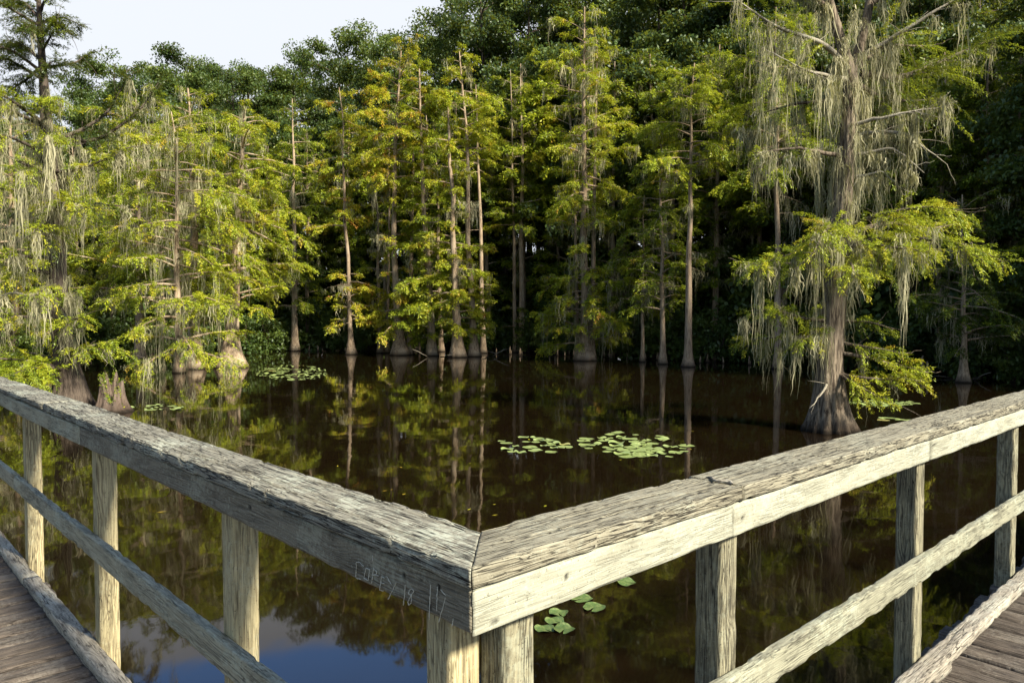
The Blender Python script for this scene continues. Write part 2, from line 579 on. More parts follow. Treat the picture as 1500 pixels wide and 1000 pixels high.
def board(name, mat, parent, side, s0, s1, o0, o1, z0, z1, mitre=False, step=.012, ds=.006, wear=.004, crack=.0, seed=0, axis='s', chips=0.0, sag=0.0, nails=(), splits=()):
    """A sawn board in a rail frame: s along the rail, o towards the deck, z relative to the camera (all in unscaled units).
    Worn corners, chips and open cracks are modelled; returns the object, its local x axis lying along the grain."""
    s0, s1, o0, o1, z0, z1 = [q * S for q in (s0, s1, o0, o1, z0, z1)]
    d, n = frame(side)
    if axis == 's':
        L, A, B = s1 - s0, o1 - o0, z1 - z0
    else:                                            # vertical post: grain along z
        L, A, B = z1 - z0, o1 - o0, s1 - s0
    # cross-section perimeter (a,b) with normals
    rad = min(A, B) * .10
    na, nb = max(2, int(A / ds)), max(2, int(B / ds))
    ca, cb = A / 2 - rad, B / 2 - rad
    pts = []
    for cx, cy, a0 in ((ca, cb, 0), (-ca, cb, PI / 2), (-ca, -cb, PI), (ca, -cb, 1.5 * PI)):
        for t in np.linspace(0, PI / 2, 4):
            pts.append((cx + rad * math.cos(a0 + t), cy + rad * math.sin(a0 + t), math.cos(a0 + t), math.sin(a0 + t), 1.0 if 0.1 < t < 1.5 else .6))
        nxt = {0: (-1, 0, na, 2 * ca), PI / 2: (0, -1, nb, 2 * cb), PI: (1, 0, na, 2 * ca), 1.5 * PI: (0, 1, nb, 2 * cb)}[a0]
        nn, ln = nxt[2], nxt[3]
        ex, ey = pts[-1][0], pts[-1][1]
        for j in range(1, nn):
            pts.append((ex + nxt[0] * ln * j / nn, ey + nxt[1] * ln * j / nn, pts[len(pts) - j][2] if False else math.cos(a0 + PI / 2), math.sin(a0 + PI / 2), 0.0))
    pts = np.array(pts)
    npt = len(pts)
    # dense close to the corner (s small), coarser further away
    xs = [0.0]
    while xs[-1] < L:
        st = step * (1 + (0 if axis != 's' else max(0, (s0 + xs[-1]) - .6) * .9))
        xs.append(xs[-1] + st)
    xs = np.array(xs) * (L / xs[-1])
    nxn = len(xs)
    Xg = np.repeat(xs, npt)
    a = np.tile(pts[:, 0], nxn)
    b = np.tile(pts[:, 1], nxn)
    na_, nb_ = np.tile(pts[:, 2], nxn), np.tile(pts[:, 3], nxn)
    edge = np.tile(pts[:, 4], nxn)
    q = np.stack([Xg, a, b], -1)
    off = seed * 13.7
    dis = -wear * .5 * vnoise(q * np.array([9, 40, 40]) + off, seed) - edge * wear * 2.2 * vnoise(q * np.array([19, 45, 45]) + off, seed + 1) ** 2
    if chips:
        ch = sstep(.60, .78, vnoise(q * np.array([17, 12, 12]) + off, seed + 5))
        near = sstep(.030, .0, np.minimum(A / 2 - np.abs(a), .05) + np.minimum(B / 2 - np.abs(b), .05) * 1.0)
        dis -= ch * near * chips
    tint = np.zeros(len(q))
    if crack:
        cn = vnoise(q * np.array([2.6, 48, 48]) + off + .35 * np.stack([0 * Xg, vnoise(q * 14, seed + 9), vnoise(q * 14, seed + 8)], -1), seed + 2)
        cm = sstep(.42, .62, vnoise(q * np.array([2.3, 16, 16]) + off, seed + 3))
        cc = sstep(.040, .006, np.abs(cn - .5)) * cm * (1 - edge * .3)
        dis -= cc * crack
        tint = sstep(.5, 1.0, cc) * .3
    for (p0, p1, pa, pw) in splits:                  # long drying splits in the upper face
        yc = pa + .010 * (vnoise(np.stack([Xg * 6, np.full(len(Xg), pa * 90 + off), 0 * Xg], -1), 31) - .5) + .012 * (Xg - p0) * math.sin(pa * 200)
        ww = pw * (.35 + 1.0 * vnoise(np.stack([Xg * 11, np.full(len(Xg), pa * 70 + off), 0 * Xg], -1), 32)) * sstep(p0 - .01, p0 + .15, Xg) * sstep(p1, p1 - .25, Xg)
        hit = sstep(1.3, .5, np.abs(a - yc) / np.maximum(ww, 1e-5)) * (nb_ > .9) * (ww > pw * .15)
        dis -= hit * .009
        tint = np.maximum(tint, hit)
    for (ns, nt, face) in nails:                     # rusty nail heads sunk in dark dimples
        aa = a if face == 'a' else b
        rr_ = np.hypot(Xg - ns, aa - nt)
        hit = sstep(.009, .003, rr_) * (np.abs((nb_ if face == 'a' else na_)) > .9)
        dis -= hit * .004
        tint = np.maximum(tint, hit)
    a2, b2 = a + na_ * dis, b + nb_ * dis
    # the whole board wanders a little
    w1 = (vnoise(np.stack([Xg * .9, 0 * Xg + off, 0 * Xg], -1), seed + 6) - .5) * .008
    w2 = (vnoise(np.stack([Xg * .9, 0 * Xg + off + 9, 0 * Xg], -1), seed + 7) - .5) * .006
    a2 = a2 + w1
    b2 = b2 + w2 - sag * np.sin(PI * np.clip(Xg / max(L, .01), 0, 1))
    if mitre:                                        # 45 degree cut at the corner end
        x0 = (-(a2 + (o0 + o1) / 2)) - s0
        Xn = x0 + .0015 + Xg * (L - x0) / L
    else:
        Xn = Xg.copy()
    e0 = (np.abs(Xg) < 1e-9)
    Xn = Xn + np.where(e0 | (np.abs(Xg - L) < 1e-9), (vnoise(q * 60 + off, seed) - .5) * .003, 0)
    V = np.stack([Xn, a2, b2], -1)
    i0 = np.arange(nxn - 1)[:, None] * npt
    kk = np.arange(npt)[None, :]
    k2 = (kk + 1) % npt
    Q = np.stack([i0 + kk, i0 + npt + kk, i0 + npt + k2, i0 + k2], -1).reshape(-1, 4)
    c1 = V[:npt].mean(0)
    c2 = V[-npt:].mean(0)
    nV = len(V)
    V = np.vstack([V, c1, c2])
    kk, k2 = kk[0], k2[0]
    T = np.vstack([np.stack([kk, k2, np.full(npt, nV)], -1), np.stack([(nxn - 1) * npt + k2, (nxn - 1) * npt + kk, np.full(npt, nV + 1)], -1)])
    mb = MB()
    mb.add(V, Q, T, tint=np.append(tint, [0, 0]))
    o = mb.build(name, mat, None, True, tint=True)
    ax_o, ax_z, ax_s = Vector((n[0], n[1], 0)), Vector((0, 0, 1)), Vector((d[0], d[1], 0))
    om, zm, sm = (o0 + o1) / 2, (z0 + z1) / 2, (s0 + s1) / 2
    if axis == 's':
        ex, ey, ez = ax_s, ax_o, ax_z
        org = Vector((C0[0], C0[1], CAM_H)) + ax_s * s0 + ax_o * om + ax_z * zm
    else:
        ex, ey, ez = ax_z, ax_o, ax_s
        org = Vector((C0[0], C0[1], CAM_H)) + ax_s * sm + ax_o * om + ax_z * z0
    M = Matrix((ex, ey, ez)).transposed().to_4x4()
    M.translation = org
    if M.to_3x3().determinant() < 0:                 # keep the object matrix a rotation: flip the local cross axis instead
        flip = Matrix.Scale(-1, 4, Vector((0, 1, 0)))
        o.data.transform(flip)
        o.data.flip_normals()
        M = M @ flip
    if parent is not None:
        o.parent = parent
        M = Matrix.Translation(-Vector(parent.location)) @ M
    o.matrix_basis = M
    return o


DECK_Z = -1.78
corner = Vector((C0[0], C0[1], CAM_H + DECK_Z * S))
railL = empty('wooden_railing', corner)
tag(railL, 'grey weathered handrail running off to the left, with letters scratched in its side board', 'railing')
railR = empty('wooden_railing', corner)
tag(railR, 'paler sunlit handrail running off to the right with a bleached yellowish side board', 'railing')

board('cap_rail', W_CAP_L, railL, 'L', 0, 4.15, -.212, 0, -.587, -.537, True, .008, .0042, .0035, .006, 1, chips=.009, splits=((.02, 1.6, .055, .0035), (.0, .95, -.062, .004), (.5, 2.6, .012, .003), (1.3, 3.2, -.04, .003)))
board('cap_rail', W_CAP_L, railL, 'L', 4.155, 11, -.210, .002, -.585, -.535, False, .03, .008, .005, .006, 2, chips=.014)
fasL = board('side_board', W_FAS_L, railL, 'L', .01, 3.30, -.05, -.012, -.690, -.589, True, .01, .006, .003, .0012, 3, nails=((.10, .02, 'b'), (.13, -.025, 'b'), (.22, .012, 'b'), (.98, .015, 'b'), (1.22, .018, 'b'), (1.25, -.02, 'b')))
tag(fasL, 'dark grey lichen-speckled side board with scratched letters')
board('side_board', W_MID_L, railL, 'L', 3.305, 11, -.05, -.010, -.692, -.589, False, .03, .008, .003, .002, 4)
board('middle_rail', W_MID_L, railL, 'L', .06, 5.2, -.050, -.006, -1.262, -1.150, False, .010, .006, .0025, .003, 5, chips=.008)
board('middle_rail', W_MID_L, railL, 'L', 5.205, 11, -.050, -.006, -1.262, -1.150, False, .03, .008, .004, .003, 6)
board('toe_rail', W_TOE_L, railL, 'L', .1, 4.6, -.050, .050, -1.795, -1.735, False, .010, .006, .008, .007, 7, chips=.014)
board('toe_rail', W_TOE_L, railL, 'L', 4.62, 11, -.050, .048, -1.795, -1.738, False, .02, .007, .008, .007, 8, chips=.012)

board('cap_rail', W_CAP_R, railR, 'R', 0, 1.128, -.212, 0, -.589, -.537, True, .007, .0042, .0035, .006, 11, chips=.006, splits=((.1, .95, .03, .003), (.25, .9, -.02, .003), (.0, .5, -.05, .003), (.45, .97, .055, .0025)))
board('cap_rail', W_CAP_R, railR, 'R', 1.136, 6.2, -.208, .003, -.586, -.536, False, .010, .0045, .0035, .005, 12, chips=.007, splits=((.0, 1.1, .02, .003), (.5, 2.4, -.03, .003), (1.4, 3.0, .05, .003)))
board('cap_rail', W_CAP_R, railR, 'R', 6.205, 11, -.208, .003, -.586, -.536, False, .03, .008, .005, .005, 13, chips=.012)
board('side_board', W_FAS_R, railR, 'R', .01, 1.083, -.05, -.012, -.694, -.590, True, .010, .006, .0025, .0008, 14, nails=((.26, .01, 'b'), (.055, -.028, 'b')))
board('side_board', W_FAS_R, railR, 'R', 1.086, 2.898, -.05, -.012, -.694, -.590, False, .010, .006, .0025, .0008, 15, nails=((.05, .0, 'b'),))
board('side_board', W_FAS_R, railR, 'R', 2.906, 11, -.05, -.012, -.694, -.590, False, .02, .007, .003, .001, 16, nails=((.05, .02, 'b'), (.08, -.02, 'b')))
board('middle_rail', W_MID, railR, 'R', .06, 11, -.050, -.006, -1.262, -1.150, False, .012, .006, .0025, .003, 17, chips=.008)
board('toe_rail', W_TOE, railR, 'R', .1, 11, -.050, .050, -1.735, -1.672, False, .012, .006, .008, .007, 18, chips=.012)
# blocks that lift the right toe rail off the planks
for j, s in enumerate((.6, 2.9, 5.2, 7.5)):
    board('kerb_block', W_TOE, railR, 'R', s, s + .22, -.046, .044, -1.783, -1.738, False, .03, .02, .004, 0, 70 + j)

for j, s in enumerate((.142, 1.385, 3.135, 4.985, 6.85, 8.7)):
    board('post', W_POST, railL, 'L', s, s + .103, -.155, -.053, -2.10, -.59, False, .012, .006, .0025, .003, 30 + j, axis='z')
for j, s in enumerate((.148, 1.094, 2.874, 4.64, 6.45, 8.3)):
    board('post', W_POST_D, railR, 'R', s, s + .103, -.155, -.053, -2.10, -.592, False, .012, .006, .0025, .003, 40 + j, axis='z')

# a splinter of dark rotten wood lying in the joint of the right cap
m = MB()
o_s = np.array([C0[0], C0[1], CAM_H])


def rail_point(side, s, o, z):
    d, n = frame(side)
    return np.array([C0[0] + (d[0] * s + n[0] * o) * S, C0[1] + (d[1] * s + n[1] * o) * S, CAM_H + z * S])


pp = [rail_point('R', 1.125 + .012 * math.sin(t * 9) + .02 * t, -.035 - .115 * t, -.5335) for t in np.linspace(0, 1, 9)]
m.tube(np.array(pp), np.array([.002, .006, .007, .006, .004, .003, .006, .005, .001]), 6)
o = m.build('wood_splinter', W_TOE)
tag(o, 'dark curled splinter of rotten wood lying across the top of the right handrail', 'splinter')

# scratched writing on the left side board
fas_plane_off = -.0105


def on_fascia(x, y):
    r = ray(480 + x * .16, 780 + y * .16)
    n3 = np.array([nL[0], nL[1], 0])
    c3 = np.array([C0[0], C0[1], 0])
    t = (n3 @ c3 + fas_plane_off * S) / (n3 @ r)
    P = r * t + np.array([0, 0, CAM_H])
    return P


STROKES = [
    [(330, 305), (290, 268), (264, 268), (262, 340), (257, 412), (304, 424)],                       # C
    [(350, 322), (340, 370), (332, 412), (372, 438), (380, 380), (386, 338), (350, 322)],           # O
    [(422, 318), (412, 385), (404, 462)], [(418, 330), (452, 352), (448, 378), (412, 384)], [(420, 388), (466, 392)],  # R
    [(494, 398), (486, 455), (474, 522)], [(490, 402), (520, 412)], [(484, 456), (522, 464)], [(474, 522), (512, 532)],  # E
    [(540, 396), (562, 438), (582, 470)], [(626, 456), (592, 530), (552, 606)],                     # Y
    [(712, 478), (704, 565), (692, 662)],                                                           # 1
    [(772, 512), (748, 522), (742, 556), (768, 574), (764, 640), (744, 664), (734, 634), (756, 590), (790, 530), (772, 512)],  # 8
    [(942, 476), (936, 620), (930, 794)],                                                           # I
    [(1004, 496), (1002, 600), (998, 716)], [(1034, 518), (1082, 574), (1052, 690), (1014, 820)],   # D
    [(412, 205), (414, 258)], [(1150, 790), (1138, 860)],
]
k = NT('fresh_scratched_wood')
p = k.n('BsdfPrincipled')
p.inputs['Roughness'].default_value = .9
p.inputs['Base Color'].default_value = (.54, .51, .41, 1)
SCRATCH = k.done(p.outputs[0])
GLYPHS = [[0], [1], [2, 3, 4], [5, 6, 7, 8], [9, 10], [11], [12], [13], [14, 15], [16], [17]]
for gi, g in enumerate(GLYPHS):
    m = MB()
    for si in g:
        P = np.array([on_fascia(x, y) for x, y in STROKES[si]])
        ts = np.linspace(0, len(P) - 1, (len(P) - 1) * 6 + 1)
        PP = np.stack([np.interp(ts, np.arange(len(P)), P[:, j]) for j in range(3)], -1)
        PP += (rng.random(PP.shape) - .5) * .0012
        m.tube(PP - np.array(corner), np.full(len(PP), .0011) * (.6 + .7 * rng.random(len(PP))), 4)
    sc_o = m.build('scratched_letter' if gi < 9 else 'scratch_mark', SCRATCH)
    sc_o.parent = fasL
    sc_o.matrix_parent_inverse = fasL.matrix_basis.inverted()

# deck planks: one boardwalk
deck = MB()


def plank(u, v, cu, cv, hu, hv, ztop, seed):
    """plank centred at (cu,cv) in the (u,v) frame, long along u"""
    nu, nv = max(2, int(2 * hu / .05)), 9
    us = np.linspace(-hu, hu, nu)
    vs = np.linspace(-hv, hv, nv)
    U, Vv = np.meshgrid(us, vs, indexing='ij')
    q = np.stack([U.ravel() * 3 + seed * 7.1, Vv.ravel() * 38 + seed * 3.3, np.full(U.size, seed * 1.7)], -1)
    e = np.abs(Vv) / hv
    h = ((vnoise(q, 21) - .5) * .009 - sstep(.42, .62, vnoise(q * np.array([.7, 2.2, 1]), 22)) * .004).reshape(U.shape) - .012 * sstep(.72, 1.0, e) + (vnoise(np.stack([U.ravel() * 0 + seed, U.ravel() * 1.1, U.ravel() * 0], -1), 23).reshape(U.shape) - .5) * .012
    wob = (vnoise(np.stack([U.ravel() * 5, np.full(U.size, seed * 5.0), U.ravel() * 0], -1), 24).reshape(U.shape) - .5) * .012 * e
    VV = Vv + wob
    px = C0[0] + u[0] * (cu + U) + v[0] * (cv + VV)
    py = C0[1] + u[1] * (cu + U) + v[1] * (cv + VV)
    top = np.stack([px, py, ztop + h], -1).reshape(-1, 3)
    bot = np.stack([px, py, np.full(px.shape, ztop - .036)], -1).reshape(-1, 3)
    i = np.arange(nu - 1)[:, None] * nv + np.arange(nv - 1)[None, :]
    Q = np.stack([i, i + nv, i + nv + 1, i + 1], -1).reshape(-1, 4)
    N = nu * nv
    QB = np.stack([i + N, i + 1 + N, i + nv + 1 + N, i + nv + N], -1).reshape(-1, 4)
    ring = [j for j in range(nv)] + [r * nv + nv - 1 for r in range(1, nu)] + [(nu - 1) * nv + j for j in range(nv - 2, -1, -1)] + [r * nv for r in range(nu - 2, 0, -1)]
    ring = np.array(ring)
    r2 = np.roll(ring, -1)
    QS = np.stack([ring, r2, r2 + N, ring + N], -1)
    deck.add(np.vstack([top, bot]), np.vstack([Q, QB, QS]))
    gl = np.stack([U + seed * 3.7, Vv + seed * 1.3, 0 * U + (seed % 7) * .021], -1).reshape(-1, 3)
    deck.gr.append(np.vstack([gl, gl]))


zt = CAM_H + DECK_Z * S
PW = .14
nbd = 0
for s in np.arange(.0, 10.5, PW + .007):              # left arm: planks across it, along dR
    ext = rng.uniform(.0, .03)
    plank(nL, dL, .90 - ext / 2, s + PW / 2, .94 + ext / 2, PW / 2, zt + rng.uniform(-.004, .004), nbd)
    nbd += 1
for s in np.arange(.0, 10.5, PW + .007):              # right arm
    ext = rng.uniform(.02, .06)
    plank(nR, dR, .88 - ext / 2, s + PW / 2, .97 + ext / 2, PW / 2, zt + rng.uniform(-.004, .004), nbd)
    nbd += 1
for s in np.arange(-1.84, -.01, PW + .007):           # the bend
    plank(nL, dL, .92, s + PW / 2, .915, PW / 2, zt + rng.uniform(-.004, .004), nbd)
    nbd += 1


def beam(u, v, cu, cv, hu, hv, z0, z1):
    c = []
    for z in (z0, z1):
        for a, b in ((-1, -1), (1, -1), (1, 1), (-1, 1)):
            c.append((C0[0] + u[0] * (cu + a * hu) + v[0] * (cv + b * hv), C0[1] + u[1] * (cu + a * hu) + v[1] * (cv + b * hv), z))
    deck.gr.append(np.array(c))
    deck.add(c, [(0, 3, 2, 1), (4, 5, 6, 7), (0, 1, 5, 4), (1, 2, 6, 5), (2, 3, 7, 6), (3, 0, 4, 7)])


for (u, v) in ((dL, nL), (dR, nR)):                   # joists and piles
    for o_ in (.0, .85, 1.75):
        beam(u, v, 5.2, o_, 5.4, .022, zt - .24, zt - .038)
    for s_ in (.35, 2.75, 5.15, 7.55, 9.9):
        for o_ in (.12, 1.65):
            beam(u, v, s_, o_, .07, .07, -1.6, zt - .05)
dk = deck.build('boardwalk', W_DECK, None, False)
tag(dk, 'brown weathered plank boardwalk bending round beneath both handrails', None, kind='structure')


# ------------------------------------------------------------------ trees
def leaf_quads(mb, P, A, Nn, ln, wd, tint):
    """diamond leaves: base P, axis A, plane normal Nn"""
    A = unit(A)
    Sd = unit(np.cross(A, Nn))
    ln = np.asarray(ln)[:, None]
    wd = np.asarray(wd)[:, None]
    up = np.cross(Sd, A)
    mid = P + A * ln * .45 + up * ln * .05
    V = np.stack([P, mid + Sd * wd / 2, P + A * ln, mid - Sd * wd / 2], 1).reshape(-1, 3)
    n = len(P)
    Q = np.arange(n * 4).reshape(n, 4)
    mb.add(V, Q, tint=np.repeat(np.clip(tint, 0, 1), 4))


def resample(pts, n):
    pts = np.asarray(pts, float)
    sl = np.concatenate([[0], np.cumsum(np.linalg.norm(np.diff(pts, axis=0), axis=1))])
    t = np.linspace(0, sl[-1], n)
    out = np.stack([np.interp(t, sl, pts[:, j]) for j in range(3)], -1)
    for _ in range(2):                                # round off the corners
        out[1:-1] = .25 * out[:-2] + .5 * out[1:-1] + .25 * out[2:]
    return out, sl[-1]


def feather(mb, wood, curve, L, dens, leaf, tint, R, droop=.25, start=.25, flat=.35, width=.42, nw=(.26, .46)):
    """sprays of cypress needles on branchlets either side of a limb"""
    nb = max(4, int(L * 9 * dens))
    t = start + (1 - start) * R.random(nb) ** .8
    idx = t * (len(curve) - 1)
    i0 = np.minimum(idx.astype(int), len(curve) - 2)
    fr = (idx - i0)[:, None]
    B = curve[i0] * (1 - fr) + curve[i0 + 1] * fr
    T = unit(curve[i0 + 1] - curve[i0])
    side = unit(np.cross(T, np.array([0, 0, 1.0])) + 1e-6)
    sg = np.where(R.random(nb) < .5, -1, 1)[:, None]
    ang = R.uniform(.35, 1.25, nb)[:, None]
    D = T * np.cos(ang) + side * sg * np.sin(ang)
    D[:, 2] += R.normal(.0, flat * .95, nb)
    D = unit(D)
    Lb = (L * width * (1.05 - .75 * t) + .12) * R.uniform(.55, 1.25, nb)
    per = np.maximum(6, (Lb / leaf * 9.0).astype(int))
    bt = tint + R.normal(0, .13, nb)
    if wood is not None:
        for j in range(0, nb, 2):
            q = np.linspace(0, 1, 3)[:, None]
            pl = B[j] + D[j] * Lb[j] * q - np.array([0, 0, 1]) * (droop * 1.5) * Lb[j] * q ** 2
            wood.tube(pl, np.array([.010, .006, .003]) * max(.6, leaf / .12), 3, False)
    rep = np.repeat(np.arange(nb), per)
    n = len(rep)
    q = R.random(n) ** .85
    sg2 = np.where(R.random(n) < .5, -1, 1)[:, None]
    Dl = D[rep]
    sd2 = unit(np.cross(Dl, np.array([0, 0, 1.0])) + 1e-6)
    P = B[rep] + Dl * (Lb[rep] * q)[:, None]
    P[:, 2] -= (droop * 1.5) * Lb[rep] * q ** 2
    P += R.normal(0, leaf * .36, (n, 3)) * np.array([1, 1, .9])
    a2 = R.uniform(.3, 1.2, n)[:, None]
    A = Dl * np.cos(a2) + sd2 * sg2 * np.sin(a2)
    A[:, 2] += R.normal(-.42, .38, n)
    Nn = np.array([0, 0, 1.0]) + R.normal(0, .42, (n, 3))
    leaf_quads(mb, P, A, Nn, leaf * R.uniform(.6, 1.35, n), leaf * R.uniform(*nw, n), bt[rep] + R.normal(0, .06, n))


def hang_moss(mb, P, length, R, width=.03, strands=7, spread=.10):
    """bunches of Spanish moss from anchor points P"""
    P = np.asarray(P)
    if not len(P):
        return
    Ls = length * R.lognormal(0, .5, len(P))
    rep = np.repeat(np.arange(len(P)), strands)
    n = len(rep)
    sp = spread * R.uniform(.6, 1.6, len(P))[rep]
    ea = R.uniform(0, PI, len(P))[rep]               # each beard hangs from a short stretch of branch
    g1, g2 = R.normal(0, 1, n), R.normal(0, .35, n)
    base = P[rep] + np.stack([np.cos(ea) * g1 - np.sin(ea) * g2, np.sin(ea) * g1 + np.cos(ea) * g2, R.normal(0, .15, n)], -1) * sp[:, None]
    l = Ls[rep] * np.exp(-.55 * g1 ** 2) * R.uniform(.35, 1.1, n) + .06
    az_ = R.uniform(0, PI, n)
    sd = np.stack([np.cos(az_), np.sin(az_), 0 * az_], -1)
    K = 8
    drift = np.zeros((n, 3))
    rows = []
    w = width * R.uniform(.35, 1.5, n) * R.uniform(.6, 1.5, len(P))[rep]
    pos = base.copy()
    for j in range(K):
        q = j / (K - 1)
        prof = (.35 + 1.1 * q) if q < .4 else (1 - q) / .6 * .8
        drift = drift + R.normal(0, 1, (n, 3)) * (width * 1.15 + .005) * np.array([1, 1, .9])
        pj = base + np.stack([0 * l, 0 * l, -l * q], -1) + drift
        hw = (w * max(prof, .08) / 2)[:, None] * R.uniform(.35, 1.6, (n, 1))
        rows.append(pj - sd * hw)
        rows.append(pj + sd * hw)
    V = np.stack(rows, 1)                             # n, 2K, 3
    b = np.arange(n)[:, None] * (2 * K)
    Q = np.concatenate([np.stack([b[:, 0] + 2 * j, b[:, 0] + 2 * j + 1, b[:, 0] + 2 * j + 3, b[:, 0] + 2 * j + 2], -1) for j in range(K - 1)])
    mb.add(V.reshape(-1, 3), Q, tint=np.repeat(np.clip(.5 + R.normal(0, .22, len(P))[rep] + R.normal(0, .1, n), 0, 1), 2 * K))


def trunk_mesh(mb, path, radii, flare_r, flare_h, sides, R, flutes=9):
    """tapering trunk with a fluted, swollen base; path and radii from the water up"""
    path = np.asarray(path, float)
    H = path[-1, 2] - path[0, 2]
    zs = np.unique(np.concatenate([np.linspace(0, flare_h * 1.6, 22), np.linspace(flare_h * 1.6, H, 26)]))
    zs = zs[zs <= H + 1e-6]
    zp = path[:, 2] - path[0, 2]
    cx, cy = np.interp(zs, zp, path[:, 0]), np.interp(zs, zp, path[:, 1])
    r = np.interp(zs, zp, radii)
    fl = np.exp(-(zs / (flare_h * .46)) ** 1.15)
    th = np.linspace(0, 2 * PI, sides, endpoint=False)
    ph = R.uniform(0, 6.28, 3)
    rows = []
    for z, x, y, rr0, f in zip(zs, cx, cy, r, fl):
        base = rr0 + max(0, flare_r - radii[0]) * f
        q = np.stack([np.cos(th) * 2.3, np.sin(th) * 2.3, np.full(sides, z * .5 + ph[2])], -1)
        nn = vnoise(q + ph[0] * 10, 5)
        flt = np.abs(np.cos(th * flutes / 2 + ph[0] + (nn - .5) * 2.2)) ** .8
        ra = base * (1 + (.42 * f + .05) * (flt - .6) + .16 * (nn - .5) + .055 * f * np.cos(th * flutes * 2.0 + 3 * nn + ph[1]) * (sides > 40))
        rows.append(np.stack([x + ra * np.cos(th), y + ra * np.sin(th), np.full(sides, path[0, 2] + z)], -1))
    V = np.concatenate(rows)
    n = len(zs)
    i0 = np.arange(n - 1)[:, None] * sides
    kk = np.arange(sides)[None, :]
    k2 = (kk + 1) % sides
    mb.add(V, np.stack([i0 + kk, i0 + k2, i0 + sides + k2, i0 + sides + kk], -1).reshape(-1, 4))
    return lambda z: np.array([np.interp(z, zp, path[:, 0]), np.interp(z, zp, path[:, 1]), path[0, 2] + z])


def limb_curve(R, start, az_, L, rise, droop, n=8, wig=.05):
    t = np.linspace(0, 1, n)
    d = np.array([math.cos(az_), math.sin(az_), 0])
    P = start + d * (L * t)[:, None] + np.array([0, 0, 1.0]) * (L * (rise * t - droop * t ** 2))[:, None]
    P[1:] += np.cumsum(R.normal(0, wig * L / n, (n - 1, 3)), axis=0)
    return P


def make_cypress(H, tr, fr, fh, zones, tint, moss, leaf, seed, lean=0.0, bow=0.0, twins=(), dens=1.0, bark=BARK, sides=18, moss_len=.7, name='cypress_tree', dead=6):
    """zones: (z_low, z_high, radius, number of limbs)"""
    R = np.random.default_rng(seed)
    root = empty(name, (0, 0, 0))
    tm, fm, mm = MB(), MB(), MB()
    H = min(H, max(q[1] for q in zones) + .1)
    zk = np.linspace(0, 1, 9)
    path = np.stack([lean * zk + bow * np.sin(PI * zk) + R.normal(0, .022 * H ** .5, 9) * zk, R.normal(0, .025 * H ** .5, 9) * zk, H * zk - .25 * (zk == 0)], -1)
    radii = tr * (1 - .84 * zk ** 1.1)
    at = trunk_mesh(tm, path, radii, fr, fh, sides, R)
    rad = lambda z: float(np.interp(z / H, zk, radii))
    for (dx, dy, hz_, r_) in twins:
        pth = np.stack([np.linspace(dx, dx * 1.6, 8), np.linspace(dy, dy * 1.3, 8), np.linspace(-.2, hz_, 8)], -1)
        trunk_mesh(tm, pth, np.linspace(r_, r_ * .3, 8), r_ * 2.0, fh * .9, 12, R)
    anchors = []
    ga = R.uniform(0, 6.28)
    for (zl, zh, rad_m, n) in zones:
        for i in range(n):
            f = (i + R.random()) / n
            z = zl + (zh - zl) * f
            ga += 2.4 + R.normal(0, .4)
            top_ = zh > .8 * H
            prof = (1 - .48 * max(0, (f - .5) / .5) ** 1.5) if top_ else 1.0
            L = rad_m * prof * R.uniform(.35, 1.2)
            P = limb_curve(R, at(z), ga, L, R.uniform(-.1, .55) + (.9 * max(0, f - .6) if top_ else 0), R.uniform(.1, .42))
            tm.tube(P, np.linspace(min(rad(z) * .55, .018 + .02 * L), .006, len(P)), 5)
            feather(fm, tm, P, L, dens, leaf, tint, R)
            if R.random() < moss:
                na = max(1, int(L * 2.1 * moss))
                ii = R.integers(1, len(P), na)
                anchors.append(P[ii] + R.normal(0, .10, (na, 3)) * np.array([1, 1, .1]))
    for _ in range(dead):                             # bare dead snags on the lower trunk
        z = R.uniform(.25, .8) * H
        P = limb_curve(R, at(z), R.uniform(0, 6.28), R.uniform(.5, 1.8), R.uniform(-.1, .5), .2, 7, .12)
        tm.tube(P, np.linspace(.022, .005, len(P)), 4)
        if moss > .3:
            anchors.append(P[2::2])
    tm.build('trunk', bark, root)
    fm.build('crown', CYP, root, False, tint=True)
    if anchors:
        hang_moss(mm, np.concatenate(anchors), moss_len, R, width=max(.020, leaf * .22), strands=18, spread=.16)
        tag(mm.build('spanish_moss', MOSS, root, False, tint=True), kind='stuff')
    return root


